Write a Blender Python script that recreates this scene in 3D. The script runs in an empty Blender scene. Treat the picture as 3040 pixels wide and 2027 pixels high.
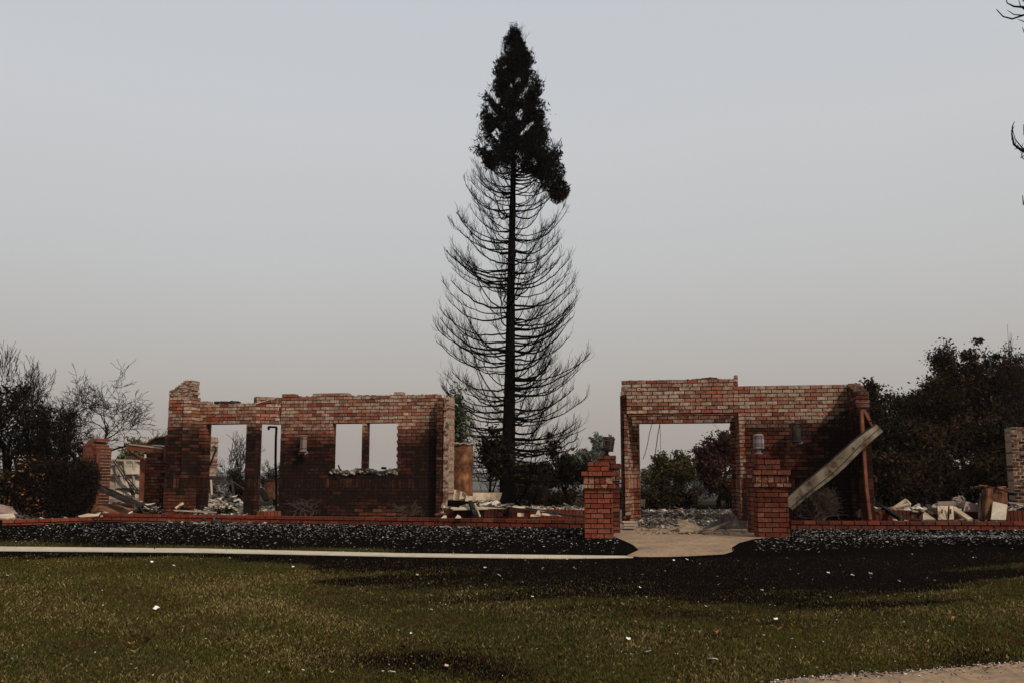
import bpy, math, random
import numpy as np
from mathutils import Vector
random.seed(7); RNG = np.random.default_rng(7)
S = bpy.context.scene
COL = S.collection
R = math.radians
# ------------------------------------------------------------------ camera, sky, sun, exposure
F = 2900.0; PITCH = math.atan((1418 - 1013.5) / F); EYE = Vector((0, 0, 1.03))
cam = bpy.data.cameras.new('camera'); cam.sensor_width = 36; cam.lens = F / 3040 * 36
cam.clip_start = 0.1; cam.clip_end = 6000
co = bpy.data.objects.new('camera', cam); COL.objects.link(co); co.location = EYE
co.rotation_euler = (math.pi / 2 + PITCH, 0, 0); S.camera = co
SUN_EL, SUN_AZ = R(43), R(36)            # azimuth to the right, measured from straight behind the camera
sun_dir = Vector((math.sin(SUN_AZ) * math.cos(SUN_EL), -math.cos(SUN_AZ) * math.cos(SUN_EL), math.sin(SUN_EL)))
sl = bpy.data.lights.new('sun', 'SUN'); sl.energy = 2.9; sl.angle = R(1.5); sl.color = (1.0, .90, .78)
so = bpy.data.objects.new('sun', sl); COL.objects.link(so)
so.rotation_euler = sun_dir.to_track_quat('Z', 'Y').to_euler()
W = bpy.data.worlds.new('World'); S.world = W; W.use_nodes = True
wt = W.node_tree; wt.nodes.clear()
wo = wt.nodes.new('ShaderNodeOutputWorld'); add = wt.nodes.new('ShaderNodeAddShader')
sk = wt.nodes.new('ShaderNodeTexSky'); sk.sky_type = 'NISHITA'; sk.sun_disc = False
sk.sun_elevation = SUN_EL; sk.sun_rotation = math.pi - SUN_AZ; sk.dust_density = 6; sk.air_density = 1.0
b1 = wt.nodes.new('ShaderNodeBackground'); b1.inputs[1].default_value = 0.03
b2 = wt.nodes.new('ShaderNodeBackground'); b2.inputs[1].default_value = 1.0
tc = wt.nodes.new('ShaderNodeTexCoord'); sx = wt.nodes.new('ShaderNodeSeparateXYZ')
rp = wt.nodes.new('ShaderNodeValToRGB')
nz = wt.nodes.new('ShaderNodeTexNoise'); nz.inputs['Scale'].default_value = 1.6; nz.inputs['Detail'].default_value = 2
ma = wt.nodes.new('ShaderNodeMath'); ma.operation = 'MULTIPLY_ADD'; ma.inputs[1].default_value = .10
L = wt.links.new
L(tc.outputs['Generated'], sx.inputs[0]); L(tc.outputs['Generated'], nz.inputs['Vector'])
L(nz.outputs['Fac'], ma.inputs[0]); L(sx.outputs['Z'], ma.inputs[2])
L(ma.outputs[0], rp.inputs[0])
SKY = [(0.05, (.345, .295, .265)), (0.16, (.405, .37, .34)), (0.27, (.475, .46, .435)), (0.40, (.525, .52, .51)), (0.55, (.505, .525, .54)), (0.9, (.34, .36, .38))]
while len(rp.color_ramp.elements) < len(SKY): rp.color_ramp.elements.new(.5)
for e, (p, c) in zip(rp.color_ramp.elements, SKY): e.position = p; e.color = (*c, 1)
L(sk.outputs[0], b1.inputs[0]); L(rp.outputs[0], b2.inputs[0])
L(b1.outputs[0], add.inputs[0]); L(b2.outputs[0], add.inputs[1]); L(add.outputs[0], wo.inputs[0])
S.view_settings.view_transform = 'Standard'; S.view_settings.look = 'None'
S.view_settings.exposure = 0; S.view_settings.gamma = 1
try:
    S.cycles.volume_step_rate = 5; S.cycles.max_bounces = 4; S.cycles.diffuse_bounces = 2; S.cycles.glossy_bounces = 2
    S.cycles.transparent_max_bounces = 8; S.cycles.volume_bounces = 0
except Exception: pass

# ------------------------------------------------------------------ survey helpers (photo pixel <-> world)
cp, sp_ = math.cos(PITCH), math.sin(PITCH)
def ray(px, py):
    a = (px - 1520) / F; b = (py - 1013.5) / F
    return Vector((a, cp + b * sp_, sp_ - b * cp))
def at(px, py, Y):
    d = ray(px, py); return EYE + d * (Y / d.y)
def proj(p):
    x, y, z = p[0] - EYE.x, p[1] - EYE.y, p[2] - EYE.z
    f = y * cp + z * sp_; u = -y * sp_ + z * cp
    return 1520 + F * x / f, 1013.5 - F * u / f
def X_(px, Y, py=1418): return at(px, py, Y).x
def zat(py, Y, px=1520): return at(px, py, Y).z
def sst(a, b, x):
    t = min(1, max(0, (x - a) / (b - a))); return t * t * (3 - 2 * t)
def interp(x, pts): return float(np.interp(x, [p[0] for p in pts], [p[1] for p in pts]))
GP = [(-40, -.85), (0, -.75), (5, -.66), (7.5, -.56), (10, -.40), (14.5, -.10), (17, -.01), (20, 0), (45, 0), (80, -1.5), (200, -4), (3000, -30)]
GY = [p[0] for p in GP]; GZ = [p[1] for p in GP]
def gz(x, y):
    z = np.interp(y, GY, GZ)
    bump = .045 * np.sin(x * .55 + 1) * np.sin(y * .8) + .02 * np.sin(x * 1.7 + y * 1.3)
    w = np.clip((13.2 - y) / 2, 0, 1)
    mound = .16 * np.exp(-((x - 7.2) / 3.2) ** 2 - ((y - 15.2) / 1.6) ** 2)
    return z + bump * w + mound
def gpt(px, py, lift=0.0):
    d = ray(px, py); Y0, Y1 = 3.0, 60.0
    def h(Y):
        p = EYE + d * (Y / d.y); return p.z - float(gz(p.x, p.y)), p
    Y = 3.0
    while Y < 60 and h(Y)[0] > 0: Y += .1
    a, b = Y - .1, Y
    for _ in range(20):
        m = (a + b) / 2
        if h(m)[0] > 0: a = m
        else: b = m
    p = h(b)[1]; return Vector((p.x, p.y, p.z + lift))

# ------------------------------------------------------------------ materials
class NT:
    def __init__(s, name):
        s.m = bpy.data.materials.new(name); s.m.use_nodes = True; s.t = s.m.node_tree
        s.b = s.t.nodes['Principled BSDF']; s.b.inputs['Specular IOR Level'].default_value = .06
        s.b.inputs['Roughness'].default_value = .85
    def n(s, ty, **kw):
        x = s.t.nodes.new(ty)
        for k, v in kw.items(): setattr(x, k, v)
        return x
    def l(s, a, b): s.t.links.new(a, b)
    def pos(s):
        g = s.n('ShaderNodeNewGeometry'); return g.outputs['Position']
    def noise(s, sc, det=4, vec=None, rough=.6):
        x = s.n('ShaderNodeTexNoise'); x.inputs['Scale'].default_value = sc; x.inputs['Detail'].default_value = det
        x.inputs['Roughness'].default_value = rough
        if vec is None:
            vec = s.n('ShaderNodeTexCoord').outputs['Object']
        s.l(vec, x.inputs['Vector']); return x.outputs['Fac']
    def ramp(s, fac, stops, mode='LINEAR'):
        r = s.n('ShaderNodeValToRGB'); r.color_ramp.interpolation = mode
        while len(r.color_ramp.elements) < len(stops): r.color_ramp.elements.new(.5)
        for e, (p, c) in zip(r.color_ramp.elements, stops):
            e.position = p; e.color = (*c, 1) if isinstance(c, tuple) else (c, c, c, 1)
        s.l(fac, r.inputs[0]); return r.outputs[0]
    def mix(s, fac, a, b, bt='MIX'):
        x = s.n('ShaderNodeMix', data_type='RGBA', blend_type=bt)
        for sock, v in ((x.inputs[0], fac), (x.inputs[6], a), (x.inputs[7], b)):
            if hasattr(v, 'links'): s.l(v, sock)
            elif isinstance(v, tuple): sock.default_value = (*v, 1)
            else: sock.default_value = v
        return x.outputs[2]
    def math(s, op, a, b=0.0, c=None):
        x = s.n('ShaderNodeMath', operation=op)
        for i, v in enumerate((a, b) if c is None else (a, b, c)):
            if hasattr(v, 'links'): s.l(v, x.inputs[i])
            else: x.inputs[i].default_value = v
        return x.outputs[0]
    def attr(s, name='Col'):
        a = s.n('ShaderNodeAttribute', attribute_name=name); return a
    def sep(s, c):
        x = s.n('ShaderNodeSeparateColor'); s.l(c, x.inputs[0]); return x.outputs
    def bump(s, h, st=.4, d=.01):
        b = s.n('ShaderNodeBump'); b.inputs['Strength'].default_value = st; b.inputs['Distance'].default_value = d
        s.l(h, b.inputs['Height']); s.l(b.outputs[0], s.b.inputs['Normal'])
    def base(s, c):
        if isinstance(c, tuple): s.b.inputs['Base Color'].default_value = (*c, 1)
        else: s.l(c, s.b.inputs['Base Color'])
    def rough(s, v): s.b.inputs['Roughness'].default_value = v; return s
    def done(s): return s.m
M = {}
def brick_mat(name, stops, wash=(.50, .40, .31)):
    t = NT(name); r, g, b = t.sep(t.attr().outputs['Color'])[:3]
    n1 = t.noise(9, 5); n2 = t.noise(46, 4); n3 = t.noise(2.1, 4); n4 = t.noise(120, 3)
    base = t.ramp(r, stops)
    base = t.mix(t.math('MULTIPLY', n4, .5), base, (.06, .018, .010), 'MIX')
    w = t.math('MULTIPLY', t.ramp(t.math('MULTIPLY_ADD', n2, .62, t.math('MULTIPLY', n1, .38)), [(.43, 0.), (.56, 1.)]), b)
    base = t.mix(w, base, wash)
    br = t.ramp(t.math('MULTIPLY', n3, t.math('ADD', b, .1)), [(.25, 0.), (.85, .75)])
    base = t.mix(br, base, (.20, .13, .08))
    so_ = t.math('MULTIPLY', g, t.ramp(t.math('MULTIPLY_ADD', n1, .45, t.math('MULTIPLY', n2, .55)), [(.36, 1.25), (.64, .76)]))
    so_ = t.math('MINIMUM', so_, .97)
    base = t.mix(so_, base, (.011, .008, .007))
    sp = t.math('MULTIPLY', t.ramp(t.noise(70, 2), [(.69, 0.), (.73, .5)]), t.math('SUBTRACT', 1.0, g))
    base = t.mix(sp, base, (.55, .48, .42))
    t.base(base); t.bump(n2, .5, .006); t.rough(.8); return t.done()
M['brick'] = brick_mat('old_brick', [(0., (.075, .015, .008)), (.3, (.21, .034, .012)), (.55, (.11, .036, .016)), (.75, (.27, .050, .017)), (1., (.22, .092, .042))])
M['brick_red'] = brick_mat('red_brick', [(0., (.13, .019, .008)), (.4, (.225, .032, .012)), (.75, (.18, .028, .011)), (1., (.21, .062, .030))], (.5, .3, .2))
def simple(name, stops, sc=6, det=5, rough=.85, bump=.3, metal=0., sc2=None, speck=None):
    t = NT(name); n = t.noise(sc, det)
    c = t.ramp(n, stops)
    if sc2:
        c = t.mix(t.ramp(t.noise(sc2, 4), [(.35, 0.), (.65, .6)]), c, tuple(x * .45 for x in stops[0][1]))
    if speck:
        c = t.mix(t.ramp(t.noise(speck[0], 2), [(speck[1], 0.), (speck[1] + .06, 1.)]), c, speck[2])
    t.base(c); t.bump(n, bump, .01); t.rough(rough); t.b.inputs['Metallic'].default_value = metal
    return t.done()
M['mortar'] = simple('sooty_mortar', [(.3, (.004, .003, .003)), (.7, (.014, .010, .008))], 20)
M['mortar_broken'] = simple('broken_mortar', [(.3, (.10, .06, .04)), (.6, (.36, .27, .2)), (.8, (.2, .07, .03))], 14, 6)
M['lanternmetal'] = simple('burnt_lantern_metal', [(.3, (.006, .005, .004)), (.6, (.022, .015, .012)), (.8, (.07, .05, .04))], 9, 5, .5, .2)
M['char'] = simple('charred_bark', [(.35, (.002, .0016, .0014)), (.7, (.008, .006, .005))], 12, 6, .9, .8)
M['charwood'] = simple('charred_wood', [(.3, (.006, .005, .005)), (.62, (.03, .026, .024)), (.8, (.16, .14, .12))], 9, 6, .8, .6)
M['twig'] = simple('bare_twigs', [(.3, (.005, .004, .0035)), (.7, (.018, .014, .011))], 8)
M['greytwig'] = simple('ashen_twigs', [(.3, (.025, .017, .013)), (.7, (.10, .068, .052))], 8)
M['rust'] = simple('rusty_metal', [(.3, (.018, .010, .008)), (.48, (.13, .05, .026)), (.66, (.32, .15, .07)), (.8, (.06, .05, .045))], 3.2, 7, .6, .3, 0., 1.4, (34, .68, (.5, .42, .36)))
M['tan'] = simple('scorched_tan_sheet', [(.3, (.07, .045, .028)), (.5, (.19, .135, .085)), (.75, (.30, .22, .14))], 4, 6, .8, .3)
M['redrust'] = simple('red_rusted_metal', [(.3, (.07, .022, .013)), (.6, (.17, .06, .035)), (.8, (.30, .17, .11))], 4, 6, .6, .2)
M['metal'] = simple('burnt_sheet_metal', [(.34, (.07, .04, .022)), (.47, (.24, .19, .13)), (.75, (.40, .34, .255))], 3, 7, .5, .2, 0., 1.7, (30, .70, (.08, .03, .015)))
M['darkmetal'] = simple('sooty_metal', [(.3, (.010, .008, .007)), (.6, (.04, .03, .026)), (.8, (.12, .10, .085))], 5, 6, .55, .3)
M['lampglass'] = simple('frosted_lamp_glass', [(.3, (.15, .115, .12)), (.7, (.27, .22, .225))], 5, 3, .35, .05)
M['lampbrown'] = simple('smoked_lamp_glass', [(.3, (.045, .03, .026)), (.7, (.10, .072, .062))], 7, 4, .4, .05)
M['board'] = simple('ash_pale_board', [(.32, (.24, .17, .11)), (.5, (.50, .40, .28)), (.8, (.68, .59, .47))], 3.4, 8, .9, .3, 0., 1.6, (19, .66, (.12, .08, .05)))
M['board_dirty'] = simple('scorched_board', [(.3, (.12, .10, .085)), (.5, (.45, .38, .28)), (.75, (.66, .58, .45))], 2.2, 7, .9, .2, 0., 2.5)
M['panel'] = simple('buckled_garage_door_metal', [(.3, (.34, .275, .22)), (.7, (.55, .46, .37))], 1.6, 6, .6, .1, 0., .8)
M['mauve'] = simple('mauve_scorched_panel', [(.3, (.13, .085, .07)), (.7, (.27, .19, .165))], 2, 5, .8, .1)
M['walk'] = simple('pale_concrete', [(.3, (.34, .285, .21)), (.7, (.45, .39, .30))], 5, 6, .9, .1)
t = NT('sandy_path'); n = t.noise(1.4, 8, None, .7); n2 = t.noise(18, 6)
c = t.ramp(n, [(.3, (.075, .065, .058)), (.46, (.23, .155, .095)), (.7, (.34, .225, .135))]); c = t.mix(t.ramp(n2, [(.35, .6), (.55, 0.)]), c, (.09, .075, .065))
t.base(c); t.bump(n2, .4, .01); M['path'] = t.done()
def attr_mat(name, rough=.9, mul=None, noise=0, spec=.2):
    t = NT(name); c = t.attr().outputs['Color']
    if noise: c = t.mix(t.ramp(t.noise(noise, 4), [(.3, .0), (.7, .75)]), c, (.02, .015, .012), 'MULTIPLY' if False else 'MIX')
    t.base(c); t.rough(rough); t.b.inputs['Specular IOR Level'].default_value = spec
    return t.done()
M['attr'] = attr_mat('weathered_fragments', noise=9)
M['leaf'] = attr_mat('leaves', .75)
M['grass'] = attr_mat('grass_blades', .9, spec=.02)
M['flake'] = attr_mat('ash_flakes', .95)
t = NT('lawn_soil'); r, g, b = t.sep(t.attr().outputs['Color'])[:3]
n1 = t.noise(7, 6); n2 = t.noise(60, 4); n3 = t.noise(.8, 5)
gr = t.ramp(n1, [(.3, (.016, .013, .004)), (.55, (.038, .031, .010)), (.75, (.075, .052, .018))])
bu = t.ramp(n2, [(.3, (.002, .0016, .0015)), (.62, (.007, .0052, .0045)), (.8, (.022, .015, .011))])
f = t.math('MULTIPLY_ADD', t.math('SUBTRACT', n1, .5), .5, r)
c = t.mix(t.ramp(f, [(.35, 0.), (.65, 1.)]), gr, bu)
far = t.ramp(n3, [(.3, (.012, .012, .008)), (.7, (.04, .033, .02))])
c = t.mix(g, c, far)
rub = t.ramp(n2, [(.35, (.03, .026, .024)), (.5, (.16, .13, .11)), (.7, (.42, .35, .28))])
c = t.mix(b, c, rub)
t.base(c); t.bump(n2, .8, .03); M['ground'] = t.done()

for k_ in ('ground', 'grass', 'leaf', 'char', 'twig', 'flake', 'mortar', 'brick', 'charwood'): M[k_].node_tree.nodes['Principled BSDF'].inputs['Specular IOR Level'].default_value = 0.0
# ------------------------------------------------------------------ objects
def tag(o, label=None, cat=None, group=None, kind=None):
    if label: o['label'] = label
    if cat: o['category'] = cat
    if group: o['group'] = group
    if kind: o['kind'] = kind
    return o
def thing(name, label, cat, loc, group=None):
    o = bpy.data.objects.new(name, None); COL.objects.link(o); o.location = loc
    o.empty_display_size = .2
    return tag(o, label, cat, group)
def worg(o):
    v = Vector((0, 0, 0))
    while o is not None: v += Vector(o.location); o = o.parent
    return v
class MB:
    def __init__(s): s.v = []; s.f = []; s.c = []; s.col = (.5, 0., 0.)
    def quad(s, pts):
        i = len(s.v); s.v += [tuple(p) for p in pts]; s.c += [s.col] * len(pts); s.f.append(tuple(range(i, i + len(pts))))
    def hexa(s, p):      # 8 points: bottom 4 ccw, top 4
        i = len(s.v); s.v += [tuple(q) for q in p]; s.c += [s.col] * 8
        for f in ((0, 3, 2, 1), (4, 5, 6, 7), (0, 1, 5, 4), (1, 2, 6, 5), (2, 3, 7, 6), (3, 0, 4, 7)): s.f.append(tuple(i + k for k in f))
    def box(s, c, a, b, d):   # centre, three half-axis vectors
        c, a, b, d = Vector(c), Vector(a), Vector(b), Vector(d)
        s.hexa([c - a - b - d, c + a - b - d, c + a + b - d, c - a + b - d, c - a - b + d, c + a - b + d, c + a + b + d, c - a + b + d])
    def bar(s, p, q, w, t, up=Vector((0, 0, 1)), roll=0.):
        p, q = Vector(p), Vector(q); a = (q - p); d = a.normalized()
        if abs(d.dot(up)) > .95: up = Vector((0, 1, 0))
        x = d.cross(up).normalized(); z = x.cross(d)
        if roll:
            x, z = x * math.cos(roll) + z * math.sin(roll), z * math.cos(roll) - x * math.sin(roll)
        s.box((p + q) / 2, a / 2, x * w / 2, z * t / 2)
    def tube(s, pts, rad, n=6, cap=True):
        pts = [Vector(p) for p in pts]; i0 = len(s.v); m = len(pts)
        for k, p in enumerate(pts):
            d = (pts[min(k + 1, m - 1)] - pts[max(k - 1, 0)])
            if d.length < 1e-9: d = Vector((0, 0, 1))
            d.normalize(); u = Vector((0, 0, 1)) if abs(d.z) < .9 else Vector((1, 0, 0))
            x = d.cross(u).normalized(); y = d.cross(x)
            r = rad[k] if hasattr(rad, '__len__') else rad
            for j in range(n):
                a = 2 * math.pi * j / n; s.v.append(tuple(p + x * (r * math.cos(a)) + y * (r * math.sin(a)))); s.c.append(s.col)
        for k in range(m - 1):
            for j in range(n):
                a = i0 + k * n + j; b = i0 + k * n + (j + 1) % n; s.f.append((a, b, b + n, a + n))
        if cap and n > 3:
            s.f.append(tuple(i0 + j for j in range(n))); s.f.append(tuple(i0 + (m - 1) * n + j for j in range(n))[::-1])
    def lathe(s, c, prof, n=20, ax=Vector((0, 0, 1))):
        c = Vector(c); ax = ax.normalized(); x = ax.orthogonal().normalized(); y = ax.cross(x); i0 = len(s.v)
        for r, h in prof:
            for j in range(n):
                a = 2 * math.pi * j / n; s.v.append(tuple(c + ax * h + x * (r * math.cos(a)) + y * (r * math.sin(a)))); s.c.append(s.col)
        for k in range(len(prof) - 1):
            for j in range(n):
                a = i0 + k * n + j; b = i0 + k * n + (j + 1) % n; s.f.append((a, b, b + n, a + n))
        s.f.append(tuple(i0 + j for j in range(n))[::-1]); s.f.append(tuple(i0 + (len(prof) - 1) * n + j for j in range(n)))
    def ngon_slab(s, pts, th):   # planar outline thickened along th vector
        pts = [Vector(p) for p in pts]; th = Vector(th); n = len(pts); i = len(s.v)
        s.v += [tuple(p) for p in pts] + [tuple(p + th) for p in pts]; s.c += [s.col] * (2 * n)
        s.f.append(tuple(range(i, i + n))); s.f.append(tuple(range(i + n, i + 2 * n))[::-1])
        for k in range(n): s.f.append((i + k, i + (k + 1) % n, i + n + (k + 1) % n, i + n + k))
    def sheet(s, rows, th=.01, wav=0.):   # grid of points -> thin solid sheet
        nr, nc = len(rows), len(rows[0]); i = len(s.v)
        for z in (0, 1):
            for r in rows:
                for p in r: s.v.append(tuple(Vector(p) + Vector((0, th * z, th * z * .4)))); s.c.append(s.col)
        o = nr * nc
        for a in range(nr - 1):
            for b in range(nc - 1):
                k = i + a * nc + b; s.f.append((k, k + 1, k + nc + 1, k + nc)); k += o; s.f.append((k, k + nc, k + nc + 1, k + 1))
        edge = [i + b for b in range(nc)] + [i + a * nc + nc - 1 for a in range(1, nr)] + [i + (nr - 1) * nc + b for b in range(nc - 2, -1, -1)] + [i + a * nc for a in range(nr - 2, 0, -1)]
        for k in range(len(edge)):
            a, b = edge[k], edge[(k + 1) % len(edge)]; s.f.append((a, b, b + o, a + o))
    def add_np(s, V, Fc, C):
        i = len(s.v); s.v += [tuple(x) for x in V.tolist()]; s.c += [tuple(x) for x in C.tolist()]
        s.f += [tuple(k + i for k in f) for f in Fc.tolist()]
    def build(s, name, mat, parent=None, loc=None, smooth=False):
        me = bpy.data.meshes.new(name)
        org = worg(parent) if parent is not None else (Vector(loc) if loc is not None else Vector((0, 0, 0)))
        V = np.array(s.v, dtype=np.float64).reshape(-1, 3) - np.array(org)
        me.from_pydata(V.tolist(), [], s.f); me.update()
        ca = me.color_attributes.new('Col', 'FLOAT_COLOR', 'POINT')
        C = np.ones((len(s.v), 4), dtype=np.float32); C[:, :3] = np.array(s.c, dtype=np.float32).reshape(-1, 3)
        ca.data.foreach_set('color', C.ravel())
        me.materials.append(M[mat] if isinstance(mat, str) else mat)
        if smooth: me.polygons.foreach_set('use_smooth', [True] * len(me.polygons))
        o = bpy.data.objects.new(name, me); COL.objects.link(o)
        if parent is not None: o.parent = parent
        elif loc is not None: o.location = loc
        return o
def np_object(name, V, Fc, C, mat, parent=None, loc=None):
    """fast mesh from arrays; Fc is (n,k)"""
    org = worg(parent) if parent is not None else (Vector(loc) if loc is not None else Vector((0, 0, 0)))
    V = V - np.array(org); me = bpy.data.meshes.new(name); n, k = Fc.shape
    me.vertices.add(len(V)); me.vertices.foreach_set('co', V.astype(np.float32).ravel())
    me.loops.add(n * k); me.loops.foreach_set('vertex_index', Fc.astype(np.int32).ravel())
    me.polygons.add(n); me.polygons.foreach_set('loop_start', np.arange(0, n * k, k, dtype=np.int32)); me.polygons.foreach_set('loop_total', np.full(n, k, dtype=np.int32))
    me.update(calc_edges=True); me.validate()
    ca = me.color_attributes.new('Col', 'FLOAT_COLOR', 'POINT'); C4 = np.ones((len(V), 4), dtype=np.float32); C4[:, :3] = C
    ca.data.foreach_set('color', C4.ravel()); me.materials.append(M[mat])
    o = bpy.data.objects.new(name, me); COL.objects.link(o)
    if parent is not None: o.parent = parent
    elif loc is not None: o.location = loc
    return o

# ------------------------------------------------------------------ ground
def burn(px, py):
    """0 = living grass, 1 = burnt (arrays, survey of the lawn)"""
    yb = np.interp(px, [-400, 0, 300, 900, 940, 1100, 1400, 1500, 1800, 2100, 2400, 2600, 2750, 2850, 3040, 3400],
                       [1652, 1655, 1658, 1664, 1708, 1735, 1758, 1772, 1790, 1812, 1815, 1790, 1770, 1740, 1700, 1680])
    w = np.interp(px, [0, 900, 1000, 1500, 2400, 3040], [16, 26, 90, 130, 110, 50])
    n = 20 * np.sin(py * .10 + 2.2 * np.sin(px * .0043)) + 13 * np.sin(px * .0085 + py * .17 + 1) + 9 * np.sin(px * .027 + py * .31) + 6 * np.sin(px * .061 - py * .4)
    yb = yb + 22 * np.exp(-((px - 1900) / 900) ** 4)
    w = w * 1.25; v = np.clip((yb + n * np.minimum(w / 45, 1.5) - py) / w + .5, 0, 1)
    # strip of surviving grass along the far side of the pavement
    sy = np.interp(px, [-400, 0, 1500, 1900], [1618, 1622, 1640, 1650])
    strip = np.clip(1 - np.abs(py - sy + 3) / np.interp(px, [0, 200, 600, 1300], [24, 18, 13, 10]), 0, 1) * (px < 1330) * np.clip(.85 + .5 * np.sin(px * .013 + 1), 0, 1) * (py < sy + 6)
    v = v * (1 - strip)
    # scorched spots near the front
    sp = .75 * np.exp(-((px - 1250) / 330) ** 2 - ((py - 1960) / 45) ** 2) + .6 * np.exp(-((px - 2900) / 160) ** 2 - ((py - 1960) / 40) ** 2) + .5 * np.exp(-((px - 1500) / 200) ** 2 - ((py - 2010) / 30) ** 2)
    top_ = np.interp(py, [1640, 1680, 1720, 1830], [1., .97, .86, .66]); top_ = np.where((px > 1950) & (py < 1750), 1., top_)
    v = v * top_ * np.interp(px, [0, 900, 960], [.8, .9, 1.]) if True else v
    v = np.where(py < 1600, 1., v)
    return np.clip(v + sp, 0, 1)
xs = np.concatenate([-np.geomspace(1500, 20, 26), np.arange(-18, 18.01, .18), np.geomspace(20, 1500, 26)])
ys = np.concatenate([[-40, -20, -10, -4], np.arange(0, 22, .16), np.arange(22, 46, .8), np.geomspace(48, 2500, 34)])
XX, YY = np.meshgrid(xs, ys); ZZ = gz(XX, YY)
V = np.stack([XX.ravel(), YY.ravel(), ZZ.ravel()], 1)
px_, py_ = proj((XX.ravel(), np.maximum(YY.ravel(), 4), ZZ.ravel()))
bu_ = burn(px_, py_); bu_[YY.ravel() > 20] = 1
farm = np.clip((YY.ravel() - 34) / 8, 0, 1)
yw_ = np.where(XX.ravel() < 1.5, 20.4 + (1.5 - XX.ravel()) * .30, 20.3); rubm = ((YY.ravel() > yw_) & (YY.ravel() < 33)) * .6
nx = len(xs); idx = np.arange((len(ys) - 1) * nx).reshape(len(ys) - 1, nx)[:, :-1].ravel()
Fc = np.stack([idx, idx + 1, idx + nx + 1, idx + nx], 1)
g = np_object('ground', V, Fc, np.stack([bu_, farm, rubm], 1), 'ground'); tag(g, kind='structure')
g.data.polygons.foreach_set('use_smooth', [True] * len(g.data.polygons))

def ribbon(name, top, bot, mat, lift, n=60):
    """path laid on the ground between two surveyed edges, with a real thickness"""
    m = MB(); A = []; B = []
    for k in range(n + 1):
        u = k / n
        def pk(P):
            x = P[0][0] + (P[-1][0] - P[0][0]) * u
            return x, interp(x, P)
        A.append(gpt(*pk(top), 0)); B.append(gpt(*pk(bot), 0))
    for k in range(n):
        a, b, c, d = B[k], B[k + 1], A[k + 1], A[k]
        J = 4
        for j in range(J):
            def lp(p, q, t):
                r = p.lerp(q, t); r.z = float(gz(r.x, r.y)) + lift; return r
            m.quad([lp(a, d, j / J), lp(b, c, j / J), lp(b, c, (j + 1) / J), lp(a, d, (j + 1) / J)])
        m.quad([(a.x, a.y, a.z - .05), (b.x, b.y, b.z - .05), (b.x, b.y, float(gz(b.x, b.y)) + lift), (a.x, a.y, float(gz(a.x, a.y)) + lift)])
    return tag(m.build(name, mat), kind='structure')
ribbon('sidewalk', [(-300, 1618), (0, 1623), (600, 1629), (1200, 1643), (1880, 1651)], [(-300, 1631), (0, 1635), (600, 1640), (1200, 1652), (1650, 1658), (1880, 1655)], 'walk', .012)
# entrance path between the pillars, and the corner of the street pavement
def poly_sheet(name, pts, mat, lift, lab=None):
    P = [gpt(*p) for p in pts]; c = sum(P, Vector()) / len(P); m = MB(); n = len(P); K = 7
    rings = []
    for k in range(K + 1):
        t = k / K; r = []
        for p in P:
            q = c.lerp(p, t); q.z = float(gz(q.x, q.y)) + lift; r.append(q)
        rings.append(r)
    for k in range(K):
        for j in range(n):
            if k == 0: m.quad([rings[0][0], rings[1][j], rings[1][(j + 1) % n]])
            else: m.quad([rings[k][j], rings[k + 1][j], rings[k + 1][(j + 1) % n], rings[k][(j + 1) % n]])
    return tag(m.build(name, mat), kind='structure')
poly_sheet('path', [(1820, 1594), (1850, 1606), (1880, 1620), (1897, 1636), (1893, 1648), (1860, 1652), (1900, 1656), (1990, 1656), (2080, 1652), (2150, 1648), (2175, 1640), (2172, 1628), (2195, 1614), (2240, 1602), (2290, 1596), (2260, 1560), (2240, 1530), (2200, 1522), (2000, 1520), (1880, 1522), (1840, 1540)], 'path', .020)
poly_sheet('driveway', [(2230, 2045), (2330, 2022), (2500, 2006), (2700, 1997), (2880, 1983), (3000, 1972), (3200, 1962), (3500, 1950), (3900, 1935), (4400, 1925), (4500, 2150), (4200, 2400), (3300, 2500), (2300, 2450)], 'path', .018)
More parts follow.
